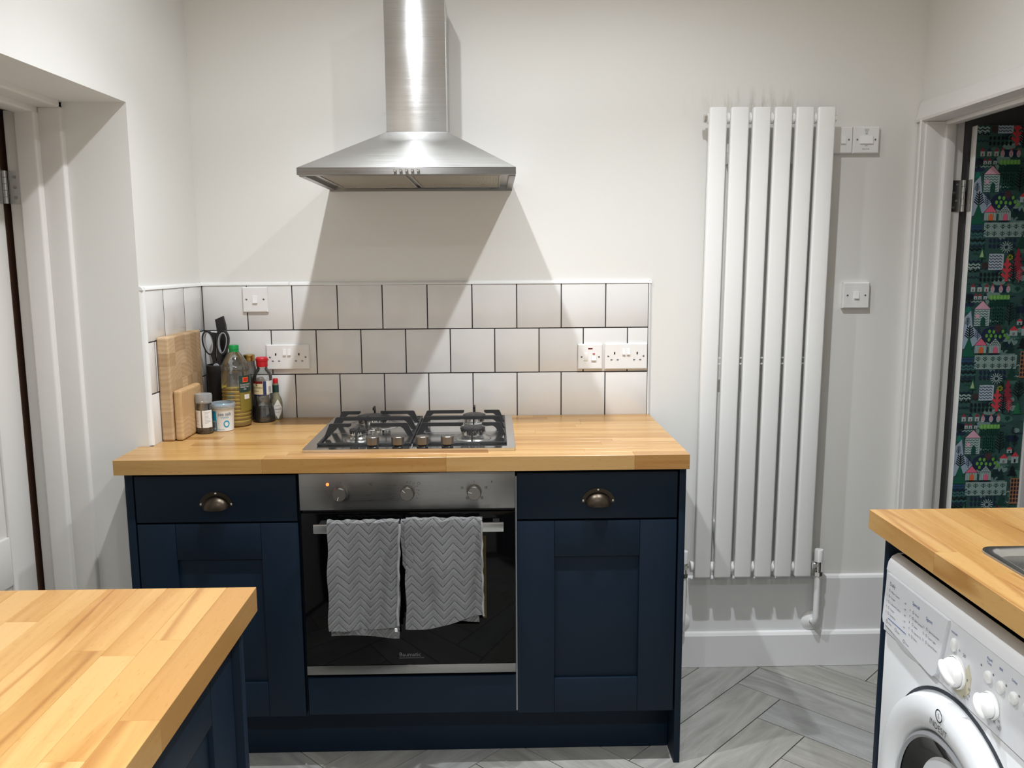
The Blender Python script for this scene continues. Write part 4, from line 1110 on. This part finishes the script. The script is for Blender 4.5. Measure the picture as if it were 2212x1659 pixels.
# ================================================================== BOTTLES AND JARS
# grinder
gx, gy = -.9005, -.262
t = thing('pepper_grinder', 'clear pepper grinder jar with a frosted cap', 'grinder', (gx, gy, ZC))
z0 = ZC+.0006
b = B(); b.lathe([(.0005, z0), (.023, z0), (.0250, z0+.002), (.0250, z0+.078), (.0225, z0+.088), (.0215, z0+.094)], (gx, gy, 0), 36); b.build('jar', M['glass'], t, True)
b = B(); b.lathe([(.0005, z0+.002), (.0228, z0+.002), (.0228, z0+.020), (.012, z0+.023), (.0005, z0+.0215)], (gx, gy, 0), 28); b.build('peppercorns', M['pepper'], t, True)
b = B(); b.lathe([(.0215, z0+.094), (.0240, z0+.096), (.0245, z0+.100), (.0250, z0+.104), (.0255, z0+.118), (.0240, z0+.1235), (.0005, z0+.1245)], (gx, gy, 0), 36); b.build('cap', M['frost'], t, True)
def wrap(bld, cx, cy, r, a0, a1, za, zb, n=16):
    rows_ = []
    for i in range(n+1):
        a = math.radians(a0+(a1-a0)*i/n); rows_.append([bld.bm.verts.new((cx+r*math.cos(a), cy+r*math.sin(a), z)) for z in (za, zb)])
    for p, q in zip(rows_, rows_[1:]): bld.bm.faces.new((p[0], q[0], q[1], p[1]))
def wtext(bld, txt, size, cx, cy, r, a0, z):
    me = text_bm(txt, size); vs = []
    for v in me.vertices:
        a = math.radians(a0)+v.co.x/r; vs.append(bld.bm.verts.new((cx+r*math.cos(a), cy+r*math.sin(a), z+v.co.y)))
    for p in me.polygons:
        try: bld.bm.faces.new([vs[i] for i in p.vertices])
        except ValueError: pass
    bpy.data.meshes.remove(me)
b = B(); wrap(b, gx, gy, .0254, 195, 262, z0+.020, z0+.074); wrap(b, gx, gy, .0254, 272, 345, z0+.020, z0+.074); lb = b.build('label', M['paperlabel'], t)
b = B()
for i in range(9):
    wrap(b, gx, gy, .0256, 205, 205+random.uniform(22, 40), z0+.030+i*.0045, z0+.0308+i*.0045, 5); wrap(b, gx, gy, .0256, 288, 288+random.uniform(22, 44), z0+.034+i*.0042, z0+.0348+i*.0042, 5)
b.build('label_print', M['greyink'], lb)
# salt tub
sx, sy = -.858, -.218
t = thing('salt_tub', 'white and blue sea salt tub with a clear lid', 'tub', (sx, sy, ZC))
b = B(); b.lathe([(.0005, z0), (.0300, z0), (.0315, z0+.0015), (.0355, z0+.074), (.0365, z0+.0755)], (sx, sy, 0), 44); b.build('tub', M['salt'], t, True)
b = B(); b.lathe([(.0380, z0+.070), (.0390, z0+.072), (.0390, z0+.0865), (.0375, z0+.0885), (.0360, z0+.0875), (.0355, z0+.080), (.0005, z0+.0795)], (sx, sy, 0), 44); b.build('lid', M['frost'], t, True)
b = B(); b.lathe([(.0005, z0+.0800), (.020, z0+.0802), (.031, z0+.0800)], (sx, sy, 0), 36); b.build('lid_insert', M['cyan'], t, True)
def conewrap(bld, a0, a1, za, zb, n=10, off=.0004):
    rows_ = []
    rr = lambda z: .0315+(z-z0-.0015)/.0725*.004+off
    for i in range(n+1):
        a = math.radians(a0+(a1-a0)*i/n); rows_.append([bld.bm.verts.new((sx+rr(z)*math.cos(a), sy+rr(z)*math.sin(a), z)) for z in (za, zb)])
    for p, q in zip(rows_, rows_[1:]): bld.bm.faces.new((p[0], q[0], q[1], p[1]))
b = B(); conewrap(b, 205, 252, z0+.003, z0+.066); 
rr_ = .0345
for i in range(28):
    a0_, a1_ = 2*PI*i/28, 2*PI*(i+1)/28; q = []
    for rad_, aa in ((.0062, a0_), (.0098, a0_), (.0098, a1_), (.0062, a1_)):
        ang = math.radians(305)+rad_*math.cos(aa)/.034; zz = z0+.024+rad_*1.15*math.sin(aa); R_ = .0315+(zz-z0)/.0725*.004+.0004
        q.append(b.bm.verts.new((sx+R_*math.cos(ang), sy+R_*math.sin(ang), zz)))
    b.bm.faces.new(q)
wtext(b, 'crystals', .0085, sx, sy, .0353, 276, z0+.043)
pb = b.build('printed_band', M['cyan'], t)
b = B(); wtext(b, 'sea salt', .0145, sx, sy, .0358, 262, z0+.051); wtext(b, '350g 12oz', .0048, sx, sy, .0335, 258, z0+.006)
b.build('lettering', plain('slate_blue_ink', (.05, .10, .18), .5), t)
b = B(); conewrap(b, 212, 246, z0+.006, z0+.034, 8, .0006); bc = b.build('barcode_panel', M['paperlabel'], t)
b = B(); a_ = 214
while a_ < 244: conewrap(b, a_, a_+1.1, z0+.012, z0+.032, 1, .0008); a_ += random.choice((2.0, 2.8, 3.6))
b.build('barcode', M['ink'], bc)
# oil bottle
ox, oy = -.8365, -.140
t = thing('oil_bottle', 'clear ribbed oil bottle half full of yellow oil with green cap', 'bottle', (ox, oy, ZC))
prof = [(.0005, z0), (.038, z0), (.0435, z0+.004), (.0450, z0+.010)]
z = z0+.012
for i in range(9):
    prof += [(.0450, z), (.0453, z+.006), (.0432, z+.0085), (.0432, z+.0100)]; z += .0122
prof += [(.0450, z), (.0450, z0+.172), (.0430, z0+.176), (.0430, z0+.179), (.0450, z0+.183), (.0440, z0+.192), (.037, z0+.210), (.024, z0+.231), (.0150, z0+.241), (.0135, z0+.244), (.0135, z0+.252)]
b = B(); b.lathe(prof, (ox, oy, 0), 44); b.build('bottle', M['pet'], t, True)
pl_ = [(max(r_-.0012, .0005), h_+.0008) for r_, h_ in prof if h_ < z0+.1195]
pl_ += [(.0436, z0+.1205), (.0005, z0+.1205)]
b = B(); b.lathe(pl_, (ox, oy, 0), 44); b.build('oil', M['oil'], t, True)
b = B(); b.lathe([(.0152, z0+.2405), (.0158, z0+.2435), (.0150, z0+.2445), (.0150, z0+.2470), (.0158, z0+.2480), (.0158, z0+.2600), (.0145, z0+.2625), (.0005, z0+.2625)], (ox, oy, 0), 36); b.build('cap', M['green_cap'], t, True)
b = B(); wrap(b, ox, oy, .0457, -60, 8, z0+.113, z0+.166); lb = b.build('label', M['greenlabel'], t)
b = B(); wrap(b, ox, oy, .0457, -58, 6, z0+.052, z0+.112); l2_ = b.build('label', plain('oil_label_yellow', (.22, .17, .02), .45), t)
b = B(); wrap(b, ox, oy, .0459, -40, -12, z0+.090, z0+.105, 6); b.build('label_emblem', M['paperlabel'], l2_)
b = B(); wrap(b, ox, oy, .0460, -45, -18, z0+.145, z0+.161, 6); b.build('label_emblem', M['orange'], lb)
b = B(); wrap(b, ox, oy, .0461, -41, -22, z0+.148, z0+.158, 6); b.build('label_emblem', M['red'], lb)
b = B(); wtext(b, 'SUNFLOWER', .0072, ox, oy, .0460, -56, z0+.1345); wtext(b, 'VEGETABLE', .0072, ox, oy, .0460, -56, z0+.1275); wtext(b, 'OIL', .0072, ox, oy, .0460, -42, z0+.1205)
b.build('label_print', M['paperlabel'], lb)
# gold lidded jar behind
jx, jy = -.8195, -.034
t = thing('jar', 'jar with a gold screw lid half hidden behind the oil bottle', 'jar', (jx, jy, ZC))
b = B(); b.lathe([(.0005, z0), (.021, z0), (.0225, z0+.004), (.0225, z0+.165), (.0205, z0+.180), (.0180, z0+.190), (.0175, z0+.205)], (jx, jy, 0), 36); b.build('glass', M['glass'], t, True)
b = B(); b.lathe([(.0005, z0+.002), (.0205, z0+.003), (.0205, z0+.145), (.0005, z0+.146)], (jx, jy, 0), 30); b.build('contents', plain('dark_preserve', (.05, .05, .03), .4), t, True)
b = B(); b.lathe([(.0185, z0+.199), (.0192, z0+.203), (.0185, z0+.206), (.0185, z0+.214), (.0192, z0+.216), (.0180, z0+.220), (.0005, z0+.2205)], (jx, jy, 0), 32); b.build('lid', M['gold'], t, True)
# soy sauce
yx, yy = -.7675, -.070
t = thing('soy_sauce_bottle', 'glass soy sauce bottle with a red flip cap', 'bottle', (yx, yy, ZC))
body = [(.0005, z0), (.0335, z0), (.0365, z0+.0025), (.0368, z0+.008), (.0345, z0+.030), (.0310, z0+.050), (.0285, z0+.062), (.0290, z0+.066), (.0315, z0+.074), (.0318, z0+.080), (.0305, z0+.090), (.0305, z0+.138), (.0315, z0+.142), (.0305, z0+.152), (.0255, z0+.166), (.0180, z0+.176), (.0165, z0+.180), (.0165, z0+.186)]
b = B(); b.lathe(body, (yx, yy, 0), 44); b.build('bottle', M['glass'], t, True)
b = B(); b.lathe([(r_-.0014 if r_ > .01 else r_, h_+.001) for r_, h_ in body if h_ < z0+.046]+[(.0306, z0+.047), (.0005, z0+.047)], (yx, yy, 0), 40); b.build('soy_sauce', M['soy'], t, True)
b = B(); b.lathe([(.0178, z0+.183), (.0186, z0+.185), (.0186, z0+.201), (.0200, z0+.2025), (.0205, z0+.210), (.0165, z0+.2150), (.0005, z0+.2165)], (yx, yy, 0), 36); b.box(yx+.012, yx+.0215, yy-.006, yy+.006, z0+.203, z0+.207, .001, 1); b.build('cap', M['red'], t, True)
b = B(); wrap(b, yx, yy, .0312, 190, 318, z0+.092, z0+.137); lb = b.build('label', M['cream'], t)
b = B(); wrap(b, yx, yy, .0314, 284, 304, z0+.092, z0+.137, 6); wrap(b, yx, yy, .0314, 190, 304, z0+.090, z0+.0935); b.build('label_band', M['navylabel'], lb)
b = B(); wrap(b, yx, yy, .0314, 304, 352, z0+.096, z0+.138, 8); wl_ = b.build('label_back', M['paperlabel'], lb)
b = B(); wrap(b, yx, yy, .0315, 190, 282, z0+.1295, z0+.137, 8); b.build('label_band', M['darkred'], lb)
b = B(); wtext(b, 'KIKKOMAN', .0088, yx, yy, .0316, 197, z0+.1130); wtext(b, 'Soy Sauce', .0062, yx, yy, .0316, 212, z0+.1035); b.lathe([(.0022, 0), (.0045, 0)], (yx-.012, yy-.0292, z0+.1265), 16, 'y')
a_ = 318
while a_ < 336: wrap(b, yx, yy, .0316, a_, a_+.9, z0+.098, z0+.120, 1); a_ += random.choice((1.8, 2.6))
b.build('label_print', M['ink'], lb)
# tabasco
bx_, by_ = -.7355, -.033
t = thing('hot_sauce_bottle', 'small hot sauce bottle with a red cap and diamond label', 'bottle', (bx_, by_, ZC))
b = B(); b.lathe([(.0005, z0), (.0185, z0), (.0200, z0+.003), (.0200, z0+.055), (.0180, z0+.068), (.0115, z0+.082), (.0095, z0+.088), (.0092, z0+.122)], (bx_, by_, 0), 36); b.build('bottle', M['tabasco'], t, True)
b = B(); b.lathe([(.0005, z0+.001), (.0188, z0+.001), (.0190, z0+.022), (.0005, z0+.022)], (bx_, by_, 0), 30); b.build('sauce', M['tabasco_low'], t, True)
b = B(); b.lathe([(.0098, z0+.092), (.0100, z0+.092), (.0100, z0+.116), (.0096, z0+.116)], (bx_, by_, 0), 28); b.build('neck_band', M['greenlabel'], t, True)
b = B(); b.lathe([(.0082, z0+.1215), (.0086, z0+.1235), (.0086, z0+.136), (.0076, z0+.138), (.0005, z0+.138)], (bx_, by_, 0), 28); b.build('cap', M['red'], t, True)
b = B(); n = 12
for sgn in (1,):
    rows_ = []
    for i in range(n+1):
        a = -118+i*(108/n); hgt = .034*(1-abs(i-n/2)/(n/2)); rows_.append([b.bm.verts.new((bx_+.0204*math.cos(math.radians(a)), by_+.0204*math.sin(math.radians(a)), z0+.036+q)) for q in (-hgt, hgt)])
    for p, q in zip(rows_, rows_[1:]):
        b.bm.faces.new((p[0], q[0], q[1], p[1]))
bmesh.ops.remove_doubles(b.bm, verts=b.bm.verts, dist=1e-5)
lb = b.build('label', M['paperlabel'], t)
b = B(); wtext(b, 'TABASCO', .0075, bx_, by_, .0206, -104, z0+.033); wtext(b, 'PEPPER', .0042, bx_, by_, .0206, -86, z0+.046); wtext(b, 'SAUCE', .0042, bx_, by_, .0206, -86, z0+.024); b.build('label_print', M['ink'], lb)

# ================================================================== KNIFE HOLDER, SCISSORS, KNIFE
kx, ky = -.9070, -.088
t = thing('knife_holder', 'round black knife holder in the corner', 'knife holder', (kx, ky, ZC))
b = B(); b.lathe([(.0005, z0), (.0335, z0), (.0350, z0+.003), (.0350, z0+.168), (.0362, z0+.170), (.0362, z0+.191), (.0335, z0+.191), (.0330, z0+.186), (.0325, z0+.012), (.0005, z0+.011)], (kx, ky, 0), 44); b.build('holder', M['soft_black'], t, True)
b = B(); b.lathe([(.0346, z0+.1905), (.0362, z0+.1905), (.0366, z0+.1935), (.0346, z0+.1940), (.0344, z0+.1905)], (kx, ky, 0), 44); b.build('rim', M['slate'], t, True)
# second block behind with slats
t = thing('knife_block', 'dark slatted knife block behind the oil bottle', 'knife block', (-.857, -.032, ZC))
box('block', -.870, -.8455, -.046, -.014, z0, z0+.205, 'slate', t, .003)
for i in range(6): box('slat', -.8715, -.8445, -.0495, -.0455, z0+.120+i*.0165, z0+.130+i*.0165, 'black_plastic', t, .001)
# scissors
t = thing('kitchen_scissors', 'black kitchen scissors with grey lined grips in the holder', 'scissors', (kx, ky-.012, z0+.10))
ys = ky-.018
def ringshape(cx, cz, rx_, rz_, tilt, thick, depth, mt, nm, egg=.0):
    b = B(); n = 30; outv, inv = [], []
    for i in range(n):
        a = 2*PI*i/n; ex = rx_*math.cos(a)*(1+egg*math.sin(a)); ez = rz_*math.sin(a)
        ex2 = (rx_-thick)*math.cos(a)*(1+egg*math.sin(a)); ez2 = (rz_-thick)*math.sin(a)
        f = lambda x, z: (cx+x*math.cos(tilt)-z*math.sin(tilt), cz+x*math.sin(tilt)+z*math.cos(tilt))
        outv.append(f(ex, ez)); inv.append(f(ex2, ez2))
    V = [[b.bm.verts.new((x, yv, z)) for x, z in L] for L, yv in ((outv, ys-depth/2), (inv, ys-depth/2), (inv, ys+depth/2), (outv, ys+depth/2))]
    for k in range(4):
        A_, C_ = V[k], V[(k+1) % 4]
        for i in range(n): b.bm.faces.new((A_[i], A_[(i+1) % n], C_[(i+1) % n], C_[i]))
    return b
for sg, nm in ((-1, 'grip'), (1, 'grip')):
    cxs = -.9035+sg*.0225
    b = ringshape(cxs, 1.190, .0200, .0400, sg*(-.13), .0068, .013, None, nm, .12); b.bevel_all(.0018, 2, .5)
    g = b.build('grip', M['soft_black'], t, True)
    b = ringshape(cxs, 1.190, .0146, .0346, sg*(-.13), .0030, .0138, None, nm, .12); b.build('grip_lining', M['grey_rubber'], g, True)
    b = B(); b.prism([(-.9035+sg*.004, 1.163), (-.9035+sg*.020, 1.160), (-.9035+sg*.0125, 1.133), (-.9035+sg*.012, 1.098), (-.9035-sg*.003, 1.098), (-.9035+sg*.002, 1.140)], ys-.0055, ys+.0055, 'y'); b.bevel_all(.0018, 2, .5)
    b.build('shank', M['soft_black'], t, True)
    b = B(); b.prism([(-.9035+sg*.0005, 1.222), (-.9035+sg*.0095, 1.224), (-.9035+sg*.0085, 1.160), (-.9035+sg*.0025, 1.150)], ys-.005, ys+.005, 'y'); b.bevel_all(.0015, 2, .5); b.build('inner_bar', M['soft_black'], t, True)
b = B(); b.lathe([(.0095, 0), (.0095, -.0025), (.008, -.004), (.0004, -.0042)], (-.9045, ys-.0055, 1.1135), 28, 'y'); b.build('pivot', M['grey_rubber'], t, True)
b = B(); b.prism([(-.911, 1.10), (-.897, 1.10), (-.901, .99), (-.904, .98), (-.907, .99)], ys-.0015, ys+.0015, 'y'); b.build('blades', M['steel_plain'], t)
# knife handle
t = thing('kitchen_knife', 'black handled knife standing behind the scissors', 'knife', (-.893, -.072, z0+.12))
b = B(); b.prism([(-.911, 1.2635), (-.886, 1.2745), (-.8795, 1.245), (-.8775, 1.215), (-.880, 1.130), (-.902, 1.130), (-.9045, 1.20), (-.9075, 1.235)], -.080, -.064, 'y'); b.bevel_all(.0035, 3, .5); b.build('handle', M['soft_black'], t, True)
b = B(); b.prism([(-.901, 1.132), (-.881, 1.132), (-.881, .985), (-.899, 1.0)], -.0728, -.0712, 'y'); b.build('blade', M['steel_plain'], t)

# ================================================================== SINK
sk = thing('sink', 'inset stainless steel sink in the right worktop', 'sink', (1.115, -1.89, ZC-.17))
def ring_loft(b, loops):
    Ls = [[b.bm.verts.new((x, y, z)) for x, y in pts] for pts, z in loops]
    for A_, C_ in zip(Ls, Ls[1:]):
        n = len(A_)
        for i in range(n): b.bm.faces.new((A_[i], A_[(i+1) % n], C_[(i+1) % n], C_[i]))
    b.bm.faces.new(Ls[-1])
b = B(); o_ = .016
DY0 = -2.36
ring_loft(b, [(rrect(SX0-o_, SX1+o_, DY0-o_, SY1+o_, .030), ZC+.0004), (rrect(SX0-o_+.001, SX1+o_-.001, DY0-o_+.001, SY1+o_-.001, .029), ZC+.0035), (rrect(SX0-.004, SX1+.004, DY0-.004, SY1+.004, .022), ZC+.0040),
              (rrect(SX0+.004, SX1-.004, DY0+.004, SY1-.004, .020), ZC+.0005), (rrect(SX0+.006, SX1-.006, DY0+.006, SY1-.006, .030), ZC-.008), (rrect(SX0+.020, SX1-.020, DY0+.020, SY1-.020, .050), ZC-.011)])
b.build('drainer', M['steel_plain'], sk, True)
for i in range(7):
    b = B(); b.tube([(SX0+.09+i*.045, -1.50, ZC-.010), (SX0+.09+i*.045, -1.78, ZC-.010)], .004, 8); b.build('drainer_rib', M['steel_plain'], sk, True)
b = B(); ring_loft(b, [(rrect(SX0+.04, SX1-.04, -2.30, -1.86, .050), ZC-.0095), (rrect(SX0+.05, SX1-.05, -2.29, -1.87, .05), ZC-.13), (rrect(SX0+.085, SX1-.085, -2.25, -1.91, .05), ZC-.150)])
b.build('bowl', M['steel_plain'], sk, True)
b = B(); b.lathe([(.0005, .004), (.038, .004), (.042, .0005)], (1.115, -2.08, ZC-.150), 32); b.build('drain', M['chrome'], sk, True)

# ================================================================== WASHING MACHINE
wm = thing('washing_machine', 'white front loading washing machine under the right worktop', 'washing machine', (1.1, -1.49, 0))
MY0, MY1, MX = -1.788, -1.194, .822
b = B(); b.box(MX+.018, 1.40, MY0, MY1, .012, .838, .006, 2); b.build('body', M['appl'], wm, True)
b = B(); b.prism([(MX+.060, .838), (MX+.022, .838), (MX+.010, .832), (MX+.003, .820), (MX, .803), (MX+.060, .803)], MY0, MY1, 'y'); b.bevel_all(.004, 2, .5); b.build('top_nosing', M['appl'], wm, True)
b = B(); b.box(MX+.004, MX+.05, MY0, MY1, .014, .668, .004, 2); b.build('front_panel', M['appl'], wm, True)
cpn = B(); cpn.prism([(MX+.001, .8025), (MX+.0015, .6705), (MX+.05, .6705), (MX+.05, .8025)], MY0, MY1, 'y'); cpn.bevel_all(.002, 2, .5); cpn = cpn.build('control_panel', M['applpanel'], wm, True)
FXF = MX-.0045
b = B(); poly = [(-1.207, .800), (-1.446, .800), (-1.418, .684), (-1.405, .672), (-1.392, .671), (-1.200, .690), (-1.1965, .700)]
b.prism(poly, FXF, MX+.012, 'x'); b.bevel_all(.0022, 2, .5); fp = b.build('detergent_drawer', M['applpanel'], wm, True)
b = B(); n = 14
for j in range(5):      # shallow finger scoop below the drawer
    pass
b.sphere((MX+.012, -1.295, .690), 1, .016, .098, .036, 28, 14); b.build('drawer_scoop', M['appl'], wm, True)
R_ = Vector((0, -1, 0))
def pt(b, s, sz, y, z, x=None): text(b, s, sz, (x if x else FXF-.0004, y, z), R_, ZU)
b = B(); pt(b, 'Daily', .0115, -1.222, .779)
for i, s in enumerate(('White Cotton', 'Cotton', 'Coloured Cotton', 'Cotton', 'Synthetics')):
    z = .7655-i*.0125; pt(b, str(i+1), .0065, -1.211, z); pt(b, s, .0062, -1.229, z); pt(b, '... 60°', .0055, -1.283, z)
    b.lathe([(.0022, 0), (.0030, 0)], (FXF-.0005, -1.2225, z+.0025), 10, 'x')
for i, s in enumerate(('Wool', 'Silk/Curtains', 'Jeans', 'Express 15', 'Rinse')):
    z = .7600-i*.0125; pt(b, str(i+6), .0065, -1.309, z); pt(b, s, .0062, -1.330, z); b.lathe([(.0022, 0), (.0030, 0)], (FXF-.0005, -1.3235, z+.0025), 10, 'x')
for i, s in enumerate(('Sport Intensive', 'Sport Light', 'Special Shoes')):
    z = .7500-i*.0130; pt(b, str(i+11), .0065, -1.362, z); pt(b, s, .0062, -1.384, z); b.lathe([(.0022, 0), (.0030, 0)], (FXF-.0005, -1.3775, z+.0025), 10, 'x')
pt(b, 'Rinse', .0062, -1.226, .696); pt(b, 'Spin', .0062, -1.264, .694); pt(b, 'Drain', .0062, -1.301, .686)
for yy_, zz_ in ((-1.219, .699), (-1.258, .697), (-1.294, .689)): b.lathe([(.0030, 0), (.0040, 0)], (FXF-.0005, yy_, zz_), 12, 'x')
b.build('programme_list', M['greyink'], fp)
b = B(); pt(b, 'Special', .0105, -1.318, .777); pt(b, 'Sport', .0105, -1.372, .769); b.box(FXF-.0005, FXF-.0002, -1.300, -1.222, .7065, .7078)
b.build('programme_heading', M['blueink'], fp)
PX = MX+.001
b = B(); pt(b, 'ON/OFF', .0058, -1.450, .7805, PX-.0004); pt(b, 'Rapid', .0066, -1.563, .7845, PX-.0004); pt(b, 'Time', .0066, -1.563, .777, PX-.0004)
pt(b, '800', .0066, -1.598, .783, PX-.0004); pt(b, 'Delay', .0062, -1.632, .781, PX-.0004); pt(b, 'Indesit', .034, -1.679, .680, PX-.0004)
b.build('panel_print', M['blueink'], cpn)
b = B()
for y in (-1.548, -1.583, -1.619, -1.653): b.lathe([(.0022, 0), (.0003, -.0006)], (PX-.0002, y, .7655), 10, 'x')
for dy, dz, s in ((-.020, .035, '7'), (-.004, .040, 'o'), (.010, .037, '20')): pt(b, s, .009, -1.478-dy-.004, .717+dz, PX-.0004)
for i in range(5): pt(b, ('%d0' % (i+4)), .0065, -1.584-.022*math.cos(i*.5-.7)-.003, .712-.012-.018*math.sin(i*.5+.3), PX-.0004)
b.build('panel_marks', M['greyink'], cpn)
def oval_btn(y, z, ry, rz, h):
    b = B(); n = 28; prof_ = [(1, 0), (1, h*.55), (.8, h*.9), (.4, h), (.02, h)]
    rings = [[b.bm.verts.new((PX-hh, y+ry*k*math.cos(2*PI*i/n), z+rz*k*math.sin(2*PI*i/n))) for i in range(n)] for k, hh in prof_]
    for A_, C_ in zip(rings, rings[1:]):
        for i in range(n): b.bm.faces.new((A_[i], A_[(i+1) % n], C_[(i+1) % n], C_[i]))
    b.build('button', M['rocker'], wm, True)
oval_btn(-1.4635, .7615, .0082, .0125, .006)
for y in (-1.572, -1.607, -1.642, -1.677): oval_btn(y, .7560, .0095, .0105, .006)
def dial(y, z, r, ang):
    b = B(); b.lathe([(r*1.12, 0), (r*1.12, -.004), (r*1.05, -.006)], (PX, y, z), 40, 'x'); base = b.build('dial', M['rocker'], wm, True)
    b = B(); b.lathe([(r, -.005), (r*.98, -.012), (r*.86, -.019), (r*.5, -.0225), (.0005, -.023)], (PX, y, z), 36, 'x')
    v = b.sphere((PX-.019, y, z), 1, .011, r*1.02, r*.40, 20, 12); bmesh.ops.rotate(b.bm, cent=(PX, y, z), matrix=Matrix.Rotation(ang, 3, 'X'), verts=v)
    b.build('dial_grip', M['rocker'], base, True)
dial(-1.478, .717, .0265, .5); dial(-1.584, .712, .0205, 1.0)
b = B(); pts = [(-1.455, .690), (-1.470, .680), (-1.500, .678), (-1.520, .700), (-1.522, .728), (-1.512, .748), (-1.505, .735), (-1.507, .705), (-1.490, .692)]
b.prism(pts, PX-.0006, PX+.0005, 'x'); tp = b.build('tape_piece', M['tape'], wm); tp['label'] = 'yellowed tape with handwritten numbers around the dial'
b = B()
for i, s in enumerate(('15', '12', '11', '10', '9', '8')):
    a = -1.0+i*.38; pt(b, s, .0075, -1.478-.0365*math.cos(a+.1)-.002, .713+.0365*math.sin(a-.55)*.95+.004, PX-.0009)
b.build('tape_writing', M['ink'], tp)
# door
DY, DZ = -1.490, .420
b = B(); b.lathe([(.246, .004), (.246, -.001), (.240, -.003), (.238, .003)], (MX+.004, DY, DZ), 80, 'x'); b.build('door_gasket', M['rubber'], wm, True)
b = B(); b.lathe([(.234, .002), (.236, -.012), (.230, -.026), (.214, -.034), (.190, -.032), (.176, -.026), (.168, -.014), (.166, .0)], (MX+.004, DY, DZ), 80, 'x'); dd = b.build('door_ring', M['appl'], wm, True)
b = B(); b.lathe([(.168, -.010), (.166, -.022), (.160, -.026), (.155, -.022)], (MX+.004, DY, DZ), 72, 'x'); b.build('inner_ring', M['grey_rubber'], dd, True)
b = B(); b.lathe([(.157, -.020), (.14, -.010), (.10, .010), (.05, .02), (.0005, .022)], (MX+.004, DY, DZ), 64, 'x'); b.build('door_glass', M['knobglass'], dd, True)
b = B(); b.lathe([(.16, .03), (.15, .05), (.0005, .05)], (MX+.004, DY, DZ), 48, 'x'); b.build('drum', M['dark'], wm, True)
b = B(); LXX = MX-.0315
ang0 = math.radians(72)          # badge near the top of the ring, tangent to it
rad_v = Vector((0, math.cos(math.radians(89)), math.sin(math.radians(89)))); 
cen = Vector((LXX, DY, DZ))+rad_v*.200; tang = Vector((0, -math.sin(math.radians(89)), math.cos(math.radians(89))))
tang = Vector((0, -rad_v.z, rad_v.y))
ww = text(b, 'INDESIT', .0165, cen-tang*.030-rad_v*.010, tang, rad_v)
c2 = cen+rad_v*.018
vs = b.lathe([(.0095, 0), (.0120, 0)], c2, 28, 'x'); text(b, 'I', .016, c2-tang*.002-rad_v*.0058, tang, rad_v)
b.build('badge', M['ink'], dd)

# ================================================================== LAMPS
for i, (x, y, k, kb_) in enumerate(LAMPS):
    t = thing('ceiling_downlight', ('recessed ceiling spotlight in front of the hood, left one', 'recessed ceiling spotlight in front of the hood, right one', 'recessed ceiling spotlight above the viewer, left one', 'recessed ceiling spotlight above the viewer, right one')[i], 'downlight', (x, y, CEIL), 'ceiling downlights')
    b = B(); b.lathe([(.028, .0), (.030, -.004), (.041, -.004), (.043, 0)], (x, y, CEIL), 36); b.build('bezel', M['chrome'], t, True)
    b = B(); b.lathe([(.0005, -.0008), (.0275, -.0008)], (x, y, CEIL), 32); b.build('lens', M['lamp'], t, True)
    for nm, en, sz, bl in (('spill', SPILL_W*k, 160, .55), ('beam', BEAM_W*kb_, 112, 1.0)):
        ld = bpy.data.lights.new(nm, 'SPOT'); ld.energy = en; ld.color = LAMP_COL; ld.spot_size = math.radians(sz); ld.spot_blend = bl; ld.shadow_soft_size = .018
        lo = bpy.data.objects.new(nm, ld); COL.objects.link(lo); lo.parent = t; lo.location = (0, 0, -.02)
